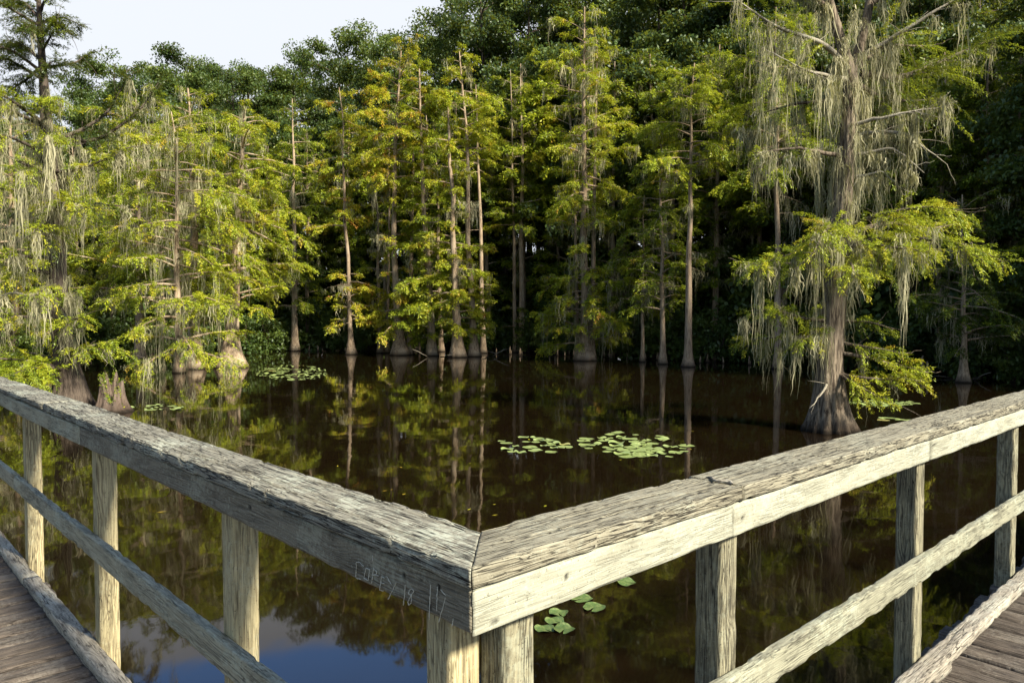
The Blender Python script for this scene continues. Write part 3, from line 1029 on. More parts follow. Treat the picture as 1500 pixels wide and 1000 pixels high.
def make_broadleaf(H, cr, seed, leaf=.2, dense=1.0, name='forest_tree', low=.35):
    R = np.random.default_rng(seed)
    root = empty(name, (0, 0, 0))
    tm, fm = MB(), MB()
    zk = np.linspace(0, 1, 9)
    path = np.stack([R.normal(0, .10, 9).cumsum() * zk, R.normal(0, .10, 9).cumsum() * zk, H * zk * .94 - .3 * (zk == 0)], -1)
    tr = H * .011
    at = trunk_mesh(tm, path, tr * (1 - .85 * zk), tr * 1.5, .8, 10, R, 5)
    ga = R.uniform(0, 6.28)
    cents, rads = [], []
    nl = 20
    for i in range(nl):
        f = (i + R.random()) / nl
        z = H * (low + (.92 - low) * f)
        ga += 2.4 + R.normal(0, .5)
        L = cr * (1 - .55 * abs(f - .35) / .65) * R.uniform(.6, 1.15)
        P = limb_curve(R, at(z), ga, L, R.uniform(.35, .9), R.uniform(0, .25), 7, .10)
        tm.tube(P, np.linspace(.02 + .012 * L, .008, len(P)), 5)
        for j in range(6):
            t = R.uniform(.4, 1.0)
            b = P[int(t * (len(P) - 1))]
            a2 = ga + R.uniform(-1.3, 1.3)
            l2 = R.uniform(.3, .8) * cr * .42
            e = b + np.array([math.cos(a2) * l2, math.sin(a2) * l2, R.uniform(-.1, .6) * l2])
            tm.tube(np.array([b, (b + e) / 2 + R.normal(0, .05, 3), e]), np.array([.018, .012, .006]), 3, False)
            cents.append(e)
            rads.append(R.uniform(.45, .95) * cr * .2)
            cents.append((b + e) / 2)
            rads.append(R.uniform(.3, .6) * cr * .2)
    for j in range(5):
        cents.append(at(H * .93) + R.normal(0, .5, 3))
        rads.append(cr * .17)
    cents, rads = np.array(cents), np.array(rads)
    per = (85 * dense * (rads / rads.mean()) ** 1.5).astype(int) + 8
    rep = np.repeat(np.arange(len(cents)), per)
    n = len(rep)
    u = unit(R.normal(0, 1, (n, 3))) * (R.random(n) ** .45)[:, None]
    P = cents[rep] + u * rads[rep][:, None] * np.array([1.15, 1.15, .7])
    A = R.normal(0, 1, (n, 3))
    A[:, 2] -= .25
    Nn = R.normal(0, .8, (n, 3)) + np.array([0, 0, 1.0])
    ct = R.normal(.45, .2, len(cents))
    leaf_quads(fm, P, A, Nn, leaf * R.uniform(.6, 1.3, n), leaf * R.uniform(.4, .7, n), ct[rep] + R.normal(0, .08, n))
    tm.build('trunk', BARK_D, root)
    fm.build('crown', BROAD, root, False, tint=True)
    return root


def make_shrub(seed, w=1.6, h=1.6, leaf=.13):
    R = np.random.default_rng(seed)
    root = empty('shrub', (0, 0, 0))
    tm, fm = MB(), MB()
    cents = []
    for i in range(11):
        a = R.uniform(0, 6.28)
        L = R.uniform(.5, 1.0)
        e = np.array([math.cos(a) * w * .5 * L * R.uniform(.3, 1), math.sin(a) * w * .5 * L * R.uniform(.3, 1), h * R.uniform(.4, 1.0)])
        P, _ = resample([(0, 0, -.2), e * np.array([.35, .35, .5]), e], 6)
        P += R.normal(0, .03, P.shape)
        tm.tube(P, np.linspace(.03, .006, 6), 4)
        for j in range(4):
            cents.append(P[R.integers(2, 6)] + R.normal(0, .22, 3) * np.array([1, 1, .8]) * w * .6)
    cents = np.array(cents)
    n = 2600
    rep = R.integers(0, len(cents), n)
    P = cents[rep] + unit(R.normal(0, 1, (n, 3))) * (R.random(n) ** .5)[:, None] * np.array([1, 1, .65]) * (.30 * w * .6)
    A = R.normal(0, 1, (n, 3)) + np.array([0, 0, -.3])
    Nn = R.normal(0, .7, (n, 3)) + np.array([0, 0, 1.0])
    leaf_quads(fm, P, A, Nn, leaf * R.uniform(.6, 1.3, n), leaf * R.uniform(.4, .7, n), R.normal(.5, .15, len(cents))[rep] + R.normal(0, .08, n))
    tm.build('stem', BARK_D, root)
    fm.build('foliage', BROAD, root, False, tint=True)
    return root


# --- the front row of cypresses, each with its own shape (pixel measures are turned into metres at the tree's distance)
def front(px, py, tw, fw, fh, top, zones, tint, moss, label, lean=0, bow=0, twins=(), seed=0, dens=1.0, leaf=None, moss_len=.7, bark=BARK, dead=6, group=None):
    b = on_water(px, py)
    kx = b[1] / F_PX
    zz = lambda y: CAM_H - (y - HZ) * kx
    H = zz(top)
    zn = [(max(.5, zz(yb)), min(H * .985, zz(yt)), hw * kx, n) for (yt, yb, hw, n) in zones]
    tws = [(dx * kx, dy, zz(ty), w * kx / 2) for (dx, dy, ty, w) in twins]
    lf = leaf or max(.10, .0031 * b[1])
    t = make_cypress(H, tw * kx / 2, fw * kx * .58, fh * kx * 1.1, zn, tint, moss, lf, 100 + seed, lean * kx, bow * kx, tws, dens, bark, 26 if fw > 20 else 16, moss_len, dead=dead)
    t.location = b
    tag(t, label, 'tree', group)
    return t


front(338, 538, 19, 46, 62, 150, [(165, 330, 92, 50), (330, 455, 88, 26)], .46, .55, 'stout bright green cypress with a wide pale flared base, beside the far lily raft', lean=22, seed=1, moss_len=.9)
front(262, 546, 11, 18, 40, 165, [(165, 330, 105, 44), (330, 515, 105, 38)], .64, .8, 'mossy yellow-leaved cypress whose narrow pale base stands left of the widest flared trunk at left', seed=2, moss_len=1.1, dens=.75)
front(286, 540, 17, 32, 50, 130, [(135, 300, 75, 30)], .42, .6, 'dark-trunked cypress half hidden between the two left flared trunks', seed=3)
front(205, 528, 12, 20, 40, 145, [(150, 430, 105, 62)], .58, .75, 'yellow-green mossy cypress rising behind the broken stump at left', seed=4, moss_len=1.1, dens=.7)
front(22, 525, 14, 26, 40, 148, [(155, 490, 100, 64)], .56, .9, 'moss-draped yellowish cypress at the far left edge behind the big dark-trunked one', seed=5, moss_len=1.3, dens=.6)
front(432, 514, 9, 16, 30, 135, [(150, 445, 55, 44)], .42, .35, 'bright green slender cypress standing behind the far lily pad raft', seed=6)
front(515, 519, 7, 19, 30, 125, [(135, 335, 44, 34), (395, 470, 44, 18)], .60, .5, 'thin amber-leaved cypress with small flared foot, leftmost of the bare trunks on the far bank', lean=-14, seed=7)
front(557, 517, 6, 12, 24, 200, [(205, 425, 34, 26), (430, 478, 40, 14)], .60, .55, 'very thin twin-stemmed amber cypress between two flared trunks, left of centre', lean=-6, twins=((9, .3, 250, 6),), seed=8)
front(586, 520, 11, 28, 46, 75, [(80, 270, 66, 46), (280, 420, 40, 10), (420, 485, 44, 16)], .71, .5, 'tall rusty orange-crowned cypress with a wide bell-shaped foot, left of centre', lean=4, bow=-10, twins=((12, .6, 200, 8),), seed=9)
front(634, 521, 11, 17, 40, 95, [(100, 335, 50, 40), (340, 492, 52, 44)], .55, .35, 'cypress wrapped in bright lime low sprays, narrow foot, left of centre', lean=-22, seed=10, dens=1.6)
front(646, 515, 8, 12, 30, 180, [(190, 330, 40, 20), (380, 480, 40, 14)], .44, .3, 'dim slender cypress trunk standing just behind the lime-sprayed one', lean=-8, seed=11)
front(671, 523, 12, 26, 50, 140, [(150, 320, 38, 22), (335, 482, 54, 36)], .54, .5, 'cypress with a ribbed fanned foot and lime sprays below, just left of centre', lean=-14, seed=12, dens=1.5)
front(695, 522, 10, 20, 44, 75, [(80, 235, 55, 34), (370, 470, 28, 9)], .46, .35, 'tall leaning cypress with a smooth bell-shaped foot beside the straight bare trunk', lean=-20, seed=13)
front(708, 517, 8, 13, 22, 120, [(130, 260, 38, 20), (400, 470, 30, 8)], .44, .1, 'straight pale bare-trunked cypress at centre, no low branches', lean=-10, seed=14, dead=2)
front(755, 516, 6, 10, 20, 100, [(110, 335, 48, 30), (440, 500, 30, 8)], .40, .25, 'thinner left one of the paired straight pale trunks right of the dark gap', lean=-6, seed=15)
front(764, 516, 9, 14, 24, 92, [(100, 340, 52, 26)], .44, .25, 'thicker right one of the paired straight pale trunks right of the dark gap', lean=0, seed=16)
front(817, 514, 6, 9, 20, 200, [(210, 360, 42, 18), (400, 490, 40, 16)], .44, .3, 'thin dark-footed cypress left of the triple-stemmed mossy one', seed=17)
front(857, 528, 12, 33, 46, 10, [(10, 335, 68, 72), (380, 500, 66, 44)], .54, .75, 'tall triple-stemmed cypress with broad dark flared foot and moss, right of centre', lean=-4, twins=((11, .5, 60, 8), (-9, .8, 230, 7)), seed=18, moss_len=.9)
front(941, 530, 6, 11, 22, 250, [(290, 440, 50, 34)], .38, .45, 'small leafy green cypress with a narrow foot, just right of the mossy triple stems', seed=19)
front(971, 533, 8, 16, 30, 150, [(190, 450, 54, 52)], .40, .4, 'green full-crowned cypress just left of the tall pale bare trunk', lean=-6, seed=20)
front(1008, 537, 11, 23, 30, 60, [(100, 262, 88, 40), (372, 385, 48, 2)], .50, .6, 'tall straight pale-trunked cypress, bare up to its high spreading crown, right of centre', seed=21, dead=3)
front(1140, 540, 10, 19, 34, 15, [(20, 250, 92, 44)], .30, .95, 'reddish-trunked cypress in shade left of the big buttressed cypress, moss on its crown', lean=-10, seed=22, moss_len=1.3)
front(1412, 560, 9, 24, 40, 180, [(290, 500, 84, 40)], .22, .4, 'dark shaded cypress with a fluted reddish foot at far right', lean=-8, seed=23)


# --- the two big cypresses close to the boardwalk: trunk, each limb, crown and moss as parts
def hero(px, py, path_px, flare_px, flare_h_px, limbs, seed, label, leaf, extra_zone, trunk_moss, leaders=(), bark=BARK):
    R = np.random.default_rng(seed)
    b = on_water(px, py)
    kx = b[1] / F_PX
    loc = lambda x, y, dy=0.0: np.array([(x - px) * kx, dy, CAM_H - (y - HZ) * kx])
    root = empty('cypress_tree', b)
    tag(root, label, 'tree')
    tm, fm, mm = MB(), MB(), MB()
    path = np.array([loc(x, y) for x, y, w in path_px])
    path[0, 2] = -.3
    radii = np.array([w * kx / 2 for _, _, w in path_px])
    at = trunk_mesh(tm, path, radii, flare_px * kx / 2, flare_h_px * kx, 64, R, 15)
    for ld in leaders:
        P, L = resample([loc(x, y, dy) for x, y, dy, w in ld], 14)
        tm.tube(P, np.interp(np.linspace(0, 1, 14), np.linspace(0, 1, len(ld)), [w * kx / 2 for *_, w in ld]), 10)
    tm.build('trunk', bark, root)
    anch = []
    for (pts, lf, ms, tn, bare) in limbs:
        lm = MB()
        P, L = resample([loc(*q) for q in pts], 16)
        P[1:] += np.cumsum(R.normal(0, .010, (15, 3)), axis=0)
        lm.tube(P, np.linspace(.028 + .014 * L, .006, 16), 7)
        if lf > 0:
            feather(fm, lm, P, L, lf * 1.9, leaf, tn, R, .22, .15, .5, .36, (.19, .34))
        nt = int(3 + L * (3 if bare else 1.5))        # bare twigs
        for _ in range(nt):
            i = R.integers(3, 16)
            tv = unit(P[min(i + 1, 15)] - P[i - 1])
            dv = unit(tv + R.normal(0, .75, 3) + np.array([0, 0, -.1]))
            tl = R.uniform(.2, .75)
            q = np.linspace(0, 1, 5)[:, None]
            TP = P[i] + dv * tl * q + R.normal(0, .02, (5, 3)) * q
            lm.tube(TP, np.linspace(.010, .003, 5), 4)
            if ms > .3 and R.random() < .3:
                anch.append(TP[[3]])
        lm.build('limb', BARK_P if bare else bark, root)
        na = int(L * 2.7 * ms + R.random())
        if na:
            t = R.uniform(.05, .97, na)
            ii = (t * 15).astype(int)
            anch.append(P[ii] + R.normal(0, .07, (na, 3)) * np.array([1, 1, .1]))
    if extra_zone:                                    # the part of the crown above the picture
        yt, yb, hw, n, tn = extra_zone
        lm = MB()
        ga = 0.0
        for i in range(n):
            y = yb + (yt - yb) * (i + R.random()) / n
            z = CAM_H - (y - HZ) * kx
            ga += 2.4 + R.normal(0, .3)
            L = hw * kx * R.uniform(.5, 1.1) * (1 - .5 * i / n)
            P = limb_curve(R, at(z + .3), ga, L, R.uniform(.1, .5), R.uniform(.1, .4))
            lm.tube(P, np.linspace(.05, .008, len(P)), 5)
            feather(fm, lm, P, L, 1.0, leaf * 1.15, tn, R)
            anch.append(P[5::5])
        lm.build('limb', BARK, root)
    fm.build('crown', CYP, root, False, tint=True)
    hang_moss(mm, np.concatenate(anch), .80, R, width=.021, strands=34, spread=.062)
    for (y0, y1, hx, n, ln) in trunk_moss:            # curtains close along the trunk
        z = CAM_H - (R.uniform(y0, y1, n) - HZ) * kx
        A = np.array([at(q + .3) for q in z]) - np.array([0, 0, .3]) * 0
        A[:, 2] = z
        th = R.uniform(0, 6.28, n)
        rr = hx * kx * R.uniform(.35, 1.0, n)
        A += np.stack([np.cos(th) * rr, np.sin(th) * rr * .8, 0 * rr], -1)
        hang_moss(mm, A, ln, R, width=.021, strands=34, spread=.06)
    tag(mm.build('spanish_moss', MOSS, root, False, tint=True), kind='stuff')
    return root


LY = [  # points (x, y, depth offset), leaf density, moss density, tint, bare
    ([(1225, 372, 0), (1170, 366, -.6), (1110, 386, -1.0), (1072, 396, -1.2)], 1.1, .7, .56, False),
    ([(1225, 392, 0), (1160, 380, .6), (1100, 374, 1.2)], 1.0, .5, .50, False),
    ([(1228, 362, 0), (1290, 350, -.8), (1355, 362, -1.4), (1400, 388, -1.6)], 1.1, .5, .58, False),
    ([(1230, 346, 0), (1310, 322, .5), (1380, 334, .9), (1452, 318, 1.2)], .8, .25, .60, False),
    ([(1225, 380, 0), (1208, 392, -1.3), (1186, 412, -2.2)], 1.0, .8, .58, False),
    ([(1228, 366, 0), (1250, 368, -1.2), (1285, 384, -2.2)], 1.1, .6, .60, False),
    ([(1228, 344, 0), (1198, 336, -.8), (1160, 350, -1.6), (1135, 380, -2)], 1.1, .6, .58, False),
    ([(1230, 338, 0), (1258, 318, -.8), (1310, 312, -1.4), (1340, 330, -1.8)], 1.0, .3, .60, False),
    ([(1228, 352, 0), (1260, 345, .8), (1330, 372, 1.6)], .9, .4, .48, False),
    ([(1215, 470, 0), (1170, 466, -.3), (1120, 452, -.5), (1084, 458, -.6)], .95, .7, .52, False),
    ([(1210, 500, 0), (1160, 492, .3), (1095, 496, .5)], .95, .5, .56, False),
    ([(1208, 485, 0), (1190, 478, -.6), (1150, 505, -1.0)], .7, .8, .5, False),
    ([(1218, 515, 0), (1260, 524, -.5), (1325, 545, -.8)], 1.0, .15, .66, False),
    ([(1215, 545, 0), (1250, 552, -.7), (1315, 556, -1.0)], 1.0, .1, .66, False),
    ([(1215, 540, 0), (1240, 566, -.8), (1275, 586, -1.1)], .9, .1, .62, False),
    ([(1220, 498, 0), (1255, 506, -.3), (1300, 515, -.6)], .9, .2, .50, False),
    ([(1222, 470, 0), (1260, 470, -.3), (1290, 480, -.5)], .8, .2, .34, False),
    ([(1215, 555, 0), (1195, 565, -.5), (1170, 590, -.7)], 0, .1, .5, True),
    ([(1235, 188, 0), (1280, 182, -.5), (1350, 177, -.8)], 0, .75, .5, True),
    ([(1235, 200, 0), (1300, 205, -.4), (1362, 252, -.6)], 0, .9, .5, True),
    ([(1238, 232, 0), (1285, 222, -.5), (1325, 262, -.7)], 0, 1.0, .5, True),
    ([(1236, 262, 0), (1275, 255, -.4), (1300, 285, -.5)], .1, 1.0, .4, True),
    ([(1240, 112, 0), (1190, 80, -.4), (1110, 58, -.6), (1040, 14, -.8)], .30, .7, .55, True),
    ([(1240, 122, 0), (1150, 126, -.8), (1105, 108, -.9)], .15, .9, .5, True),
    ([(1250, 90, 0), (1330, 42, -.6), (1402, 4, -1.0)], .15, .7, .5, True),
    ([(1245, 105, 0), (1300, 62, .4), (1390, 60, .8)], .6, .6, .34, False),
    ([(1250, 112, 0), (1350, 100, 1.0), (1450, 50, 1.6), (1540, 10, 2.0)], .9, .6, .26, False),
    ([(1250, 130, 0), (1340, 130, 1.4), (1440, 110, 2.2)], .7, .5, .24, False),
    ([(1238, 150, 0), (1180, 146, .5), (1110, 165, .8)], .35, .9, .4, False),
    ([(1234, 232, 0), (1160, 224, -.3), (1090, 232, -.4)], .25, 1.0, .4, False),
    ([(1205, 20, 0), (1150, -10, -.5), (1080, -15, -.8)], .7, .8, .45, False),
    ([(1270, 10, 0), (1330, -30, -.5), (1420, -45, -.8)], .7, .8, .40, False),
    ([(1200, 0, 0), (1190, -30, -1.0), (1160, -35, -1.8)], .6, .9, .45, False),
]
hero(1216, 630, [(1216, 635, 38), (1214, 580, 38), (1214, 540, 35), (1217, 470, 33), (1224, 400, 30), (1229, 300, 26), (1237, 200, 23), (1240, 120, 20), (1222, 60, 15), (1203, 0, 12), (1192, -90, 9), (1186, -190, 4)],
     92, 90, LY, 501, 'big buttressed cypress in the open water, curtained with pale hanging moss, nearest at right', .066, (-190, -10, 120, 16, .42),
     [(100, 330, 20, 24, .9), (90, 290, 56, 14, 1.1), (330, 470, 20, 14, .6), (0, 110, 70, 18, .8)],
     bark=BARK_H, leaders=[[(1240, 118, 0, 17), (1258, 60, .1, 14), (1272, 0, .2, 11), (1284, -90, .3, 8), (1290, -150, .3, 3)]])

LL = [
    ([(84, 270, 0), (95, 262, -1.2), (110, 275, -2.2)], .55, 1.0, 0.58, False),
    ([(84, 300, 0), (70, 290, -1.4), (60, 305, -2.4)], .55, 1.0, 0.55, False),
    ([(86, 345, 0), (105, 335, -1.2), (130, 350, -2.2)], .55, 1.0, 0.58, False),
    ([(88, 390, 0), (75, 378, -1.3), (62, 395, -2.4)], .55, 1.0, 0.56, False),
    ([(88, 430, 0), (110, 420, -1.2), (128, 440, -2.3)], .55, 1.0, 0.56, False),
    ([(80, 230, 0), (60, 215, -1.2), (30, 225, -2)], .55, 1.0, 0.55, False),
    ([(80, 225, 0), (110, 212, -1), (140, 225, -1.8)], .55, 1.0, 0.58, False),
    ([(90, 470, 0), (70, 462, -1.2), (45, 480, -2)], 1.0, 0.9, 0.56, False),
    ([(92, 480, 0), (125, 470, -.8), (165, 465, -1.2)], 1.0, 0.9, 0.58, False),
    ([(72, 110, 0), (50, 92, -.7), (20, 82, -1.2)], 1.4, .05, .12, False),
    ([(72, 80, 0), (95, 68, -.4), (112, 48, -.6)], 1.4, .05, .12, False),
    ([(70, 50, 0), (44, 44, .5), (18, 30, .8)], 1.4, .05, .12, False),
    ([(69, 40, 0), (92, 22, .5), (108, 30, .8)], 1.4, .05, .12, False),
    ([(69, 10, 0), (50, -8, -.3), (28, -4, -.5)], 1.4, .05, .12, False),
    ([(73, 118, 0), (92, 122, -.6), (124, 110, -1)], 1.4, .05, .12, False),
    ([(72, 100, 0), (30, 116, .5), (-8, 124, .9)], 1.4, .05, .12, False),
    ([(70, 70, 0), (86, 60, -.9), (96, 74, -1.4)], 1.4, .05, .12, False),

    ([(74, 122, 0), (40, 100, -.4), (4, 100, -.8)], 1.6, .1, .14, False),
    ([(72, 92, 0), (30, 60, .4), (-4, 54, .8)], 1.6, .1, .12, False),
    ([(70, 62, 0), (100, 44, -.3), (128, 60, -.5)], 1.6, .1, .12, False),
    ([(68, 32, 0), (35, 2, .4), (8, -6, .6)], 1.6, 0, .12, False),
    ([(70, 24, 0), (96, -4, -.3), (110, 10, -.5)], 1.6, 0, .12, False),
    ([(74, 104, 0), (108, 92, .4), (122, 72, .8)], 1.6, .1, .12, False),
    ([(70, 45, 0), (50, 30, -.8), (30, 25, -1.4)], 1.6, 0, .14, False),
    ([(76, 190, 0), (30, 164, -1), (-24, 160, -1.4)], 1.0, .5, .60, False),
    ([(76, 182, 0), (110, 162, -1), (142, 168, -1.4)], 1.0, .4, .56, False),
    ([(76, 186, 0), (60, 160, -1.3), (38, 165, -2.3)], 1.0, .4, .60, False),
    ([(78, 172, 0), (50, 150, .8), (10, 150, 1.6)], .9, .3, .45, False),
    ([(78, 202, 0), (130, 205, .6), (185, 152, 1.0), (208, 104, 1.2)], .55, .5, .16, False),
    ([(80, 215, 0), (150, 170, .3), (170, 130, .5), (180, 100, .5)], .5, .3, .12, False),
    ([(82, 262, 0), (30, 232, -.5), (-5, 226, -.8)], .3, 1.0, .4, False),
    ([(82, 252, 0), (150, 252, -.5), (212, 226, -.8)], .7, 1.0, .62, False),
    ([(85, 302, 0), (120, 306, -1), (192, 318, -1.5)], 1.0, .9, .62, False),
    ([(85, 296, 0), (130, 295, .5), (180, 300, .9)], .6, 1.0, .5, False),
    ([(85, 332, 0), (50, 310, -.3), (0, 338, -.5)], .4, 1.0, .5, True),
    ([(88, 402, 0), (30, 392, -1), (-24, 400, -1.6)], .7, .9, .56, False),
    ([(88, 422, 0), (120, 436, -.5), (152, 424, -.9)], .7, .8, .56, False),
    ([(88, 442, 0), (50, 430, -.8), (14, 444, -1.2)], 0, 1.0, .5, True),
    ([(86, 352, 0), (70, 335, -.8), (52, 342, -1.2)], 0, .5, .5, True),
    ([(88, 380, 0), (60, 372, -.2), (20, 385, -.4)], .2, 1.0, .5, False),
    ([(90, 452, 0), (120, 470, -.6), (125, 500, -.8)], 0, .6, .5, True),
    ([(100, 546, 0), (60, 528, -1), (10, 534, -1.5), (-40, 530, -1.8)], 1.2, .1, .58, False),
    ([(100, 540, 0), (80, 520, -1.5), (40, 515, -2.6)], 1.2, .1, .56, False),
    ([(102, 546, 0), (60, 546, -2), (15, 552, -2.8)], 1.2, .1, .58, False),
    ([(102, 540, 0), (95, 535, -1.5), (110, 540, -2.8)], 1.1, .1, .56, False),
    ([(100, 536, 0), (50, 520, .2), (-10, 515, .5)], 1.0, .1, .52, False),
    ([(100, 530, 0), (130, 512, -.6), (178, 515, -.8)], 1.0, .4, .56, False),
    ([(102, 520, 0), (150, 500, .3), (188, 522, .5)], .8, .5, .52, False),
]
hero(106, 600, [(106, 604, 34), (103, 560, 34), (97, 520, 28), (91, 480, 25), (88, 380, 22), (84, 280, 20), (77, 200, 16), (74, 130, 12), (70, 60, 8), (68, -20, 5), (66, -60, 2)],
     84, 66, LL, 502, 'big dark-trunked cypress behind the left handrail, its thin crown against the sky', .080, None,
     [(180, 330, 24, 30, .9), (330, 470, 22, 16, .8)], bark=BARK_D)
for o in bpy.data.objects:
    if o.name.startswith('limb') and o.parent is None:
        print('stray', o.name)

# --- broken stump beside the left cypress
b = on_water(164, 603)
st = empty('tree_stump', b)
tag(st, 'broken hollow cypress stump with green moss on its lip, by the left handrail', 'stump')
R = np.random.default_rng(77)
m = MB()
kx = b[1] / F_PX
sides = 40
th = np.linspace(0, 2 * PI, sides, endpoint=False)
top = (36 + 22 * (vnoise(np.stack([np.cos(th) * 2, np.sin(th) * 2, 0 * th], -1), 8) - .5) * 2 + 10 * np.cos(th - 2.6)) * kx
rows = []
for f in np.linspace(-.15, 1, 16):
    flt = 1 + .5 * (np.abs(np.cos(th * 4.5 + 1)) - .5) * (1.1 - max(f, 0))
    r = (15 + 9 * math.exp(-max(f, 0) * 4)) * kx * flt
    rows.append(np.stack([r * np.cos(th), r * np.sin(th), top * f], -1))
for f in (.86, .5, .1):                               # the hollow inside
    rows.append(np.stack([9 * kx * f ** .2 * np.cos(th), 9 * kx * f ** .2 * np.sin(th), top * (.35 + .6 * f)], -1))
V = np.concatenate(rows)
nr = len(rows)
i0 = np.arange(nr - 1)[:, None] * sides
kk = np.arange(sides)[None, :]
k2 = (kk + 1) % sides
m.add(V, np.stack([i0 + kk, i0 + k2, i0 + sides + k2, i0 + sides + kk], -1).reshape(-1, 4))
m.build('trunk', BARK_M, st)
m = MB()
n = 1500
a = R.uniform(0, 6.28, n)
i = (a / (2 * PI) * sides).astype(int) % sides
rr = R.uniform(8, 17, n) * kx
P = np.stack([rr * np.cos(a), rr * np.sin(a), top[i] * R.uniform(.78, 1.04, n)], -1)
leaf_quads(m, P, R.normal(0, 1, (n, 3)) + np.array([0, 0, .5]), R.normal(0, 1, (n, 3)), R.uniform(.03, .07, n), R.uniform(.015, .03, n), R.normal(.4, .15, n))
tag(m.build('moss_cover', CYP, st, False, tint=True), kind='stuff')

# ------------------------------------------------------------------ the wood behind
PROTO = {'b': [], 'c': [], 's': [], 'd': []}
for j in range(5):
    PROTO['b'].append((make_broadleaf(22, 4.6, 900 + j), 22))
for j in range(4):
    PROTO['c'].append((make_cypress(20, .20, .45, 1.2, [(9.0, 19.7, 2.8, 46), (5, 9, 2.2, 8)], .32, .45, .24, 950 + j, lean=.3 * (j - 1.5), name='forest_cypress'), 20))
for j in range(4):
    PROTO['d'].append((make_broadleaf(18, 4.4, 930 + j, .22, 1.5, 'understorey_tree', .04), 18))
for j in range(4):
    PROTO['s'].append((make_shrub(980 + j), 1))
used = set()


def place(kind, j, loc, s, rz, sz=None):
    o, h = PROTO[kind][j % len(PROTO[kind])]
    c = o if (kind, j % len(PROTO[kind])) not in used else copy_thing(o)
    used.add((kind, j % len(PROTO[kind])))
    c.location = loc
    c.rotation_euler = (0, 0, rz)
    c.scale = (s, s, sz or s)
    return c


def ground_z(x, y):
    d_ = math.hypot(x, y) - float(shore_range(math.atan2(x, y)))
    return float(-1.4 + 1.9 * sstep(-3.5, 6.0, np.array(d_)) + .5 * sstep(6, 40, np.array(d_)))


TOPS_X = [-500, 0, 90, 130, 185, 240, 300, 340, 400, 500, 610, 652, 715, 900, 1200, 1500, 2200]
TOPS_Y = [120, 150, 150, 105, 86, 106, 108, 86, 62, 54, 56, 14, -66, -110, -120, -80, -40]
rnd = random.Random(5)
ROWS = []
# (row name, kind, px start, px end, count, depth behind the shore, height factor)
SPEC = [
    ('slim trees crowding just behind the front cypresses', 'c', -60, 1560, 30, (1.5, 4.5), .74),
    ('leafy trees in the second rank of the wood', 'd', -80, 1580, 36, (5, 9), .74),
    ('tall trees deep in the wood', 'b', -140, 1640, 32, (11, 15), .97),
    ('bushy trees filling the depth of the wood', 'd', -200, 1700, 36, (16, 21), .72),
    ('tallest trees along the skyline', 'b', -160, 1700, 30, (22, 30), 1.0),
]
for gname, kind, x0, x1, cnt, (b0, b1), hf in SPEC:
    row = []
    extra = [930, 946, 958] if gname.startswith('bushy') else []
    for i in range(cnt + len(extra)):
        px = x0 + (x1 - x0) * (i + rnd.uniform(.15, .85)) / cnt if i < cnt else extra[i - cnt]
        Yd = shore_depth(px) + rnd.uniform(b0, b1)
        x = (px - 750) / F_PX * Yd
        topy = float(np.interp(px, TOPS_X, TOPS_Y)) + rnd.uniform(-14, 30)
        H = CAM_H + (HZ - topy) * Yd / F_PX
        H = min(H, 42) * hf * rnd.uniform(.93, 1.05)
        z = ground_z(x, Yd)
        j = rnd.randrange(20)
        h0 = PROTO[kind][j % len(PROTO[kind])][1]
        s = H / h0
        o = place(kind, j, (x, Yd, z - .1), s * rnd.uniform(.9, 1.15), rnd.uniform(0, 6.28), s)
        row.append((px, o))
    ROWS.append((gname, row))

ORD = ['first', 'second', 'third', 'fourth', 'fifth', 'sixth', 'seventh', 'eighth', 'ninth', 'tenth', 'eleventh', 'twelfth', 'thirteenth', 'fourteenth', 'fifteenth', 'sixteenth', 'seventeenth', 'eighteenth', 'nineteenth', 'twentieth']


def ordinal(i, n):
    if i < len(ORD) and i < (n + 1) // 2 + 1:
        return ORD[i] + ' from the left'
    k_ = n - 1 - i
    return 'rightmost' if k_ == 0 else ORD[k_] + ' from the right'


DESC = {
    SPEC[0][0]: ('slim shaded cypress just behind the bare front trunks', 'slim back cypresses'),
    SPEC[1][0]: ('leafy dark green tree in the second rank of the wood', 'second rank'),
    SPEC[2][0]: ('tall dark tree deep in the wood', 'deep trees'),
    SPEC[3][0]: ('bushy low-crowned tree filling the depth of the wood', 'bushy trees'),
    SPEC[4][0]: ('tallest skyline tree at the back of the wood', 'skyline trees'),
}
for gname, row in ROWS:
    row.sort(key=lambda q: q[0])
    vis = [q for q in row]
    for i, (px, o) in enumerate(vis):
        tag(o, DESC[gname][0] + ', ' + ordinal(i, len(vis)), 'tree', gname)

# trees of the same wood where the bank comes round on the right: they shade the far right corner
RB = [(24.6, 28.6, 1.06, 0), (26.2, 26.2, 1.05, 1), (27.8, 24.6, 1.02, 2), (26.8, 29.4, 1.12, 3), (29.4, 27.2, 1.12, 0), (25.4, 23.8, .86, 1), (28.4, 22, .9, 2), (30.4, 24.4, .98, 3), (23.2, 30.5, .9, 2), (31.5, 28.5, 1.05, 1)]
for i, (x, y, s, j) in enumerate(RB):
    o = place('d', j, (x, y, .1), s, i * 1.3)
    tag(o, 'broad dark tree on the near right bank, ' + ordinal(i, 10), 'tree', 'trees on the near right bank')

for i in range(12):
    x, y = -52 - 5.5 * i + rnd.uniform(-2, 2), 47 - 3.4 * i + rnd.uniform(-2, 2)
    s = rnd.uniform(.95, 1.2)
    o = place('d', i, (x, y, max(.1, ground_z(x, y))), s, i * 1.7)
    tag(o, 'bushy green tree on the far left bank, ' + ordinal(11 - i, 12), 'tree', 'trees on the far left bank')

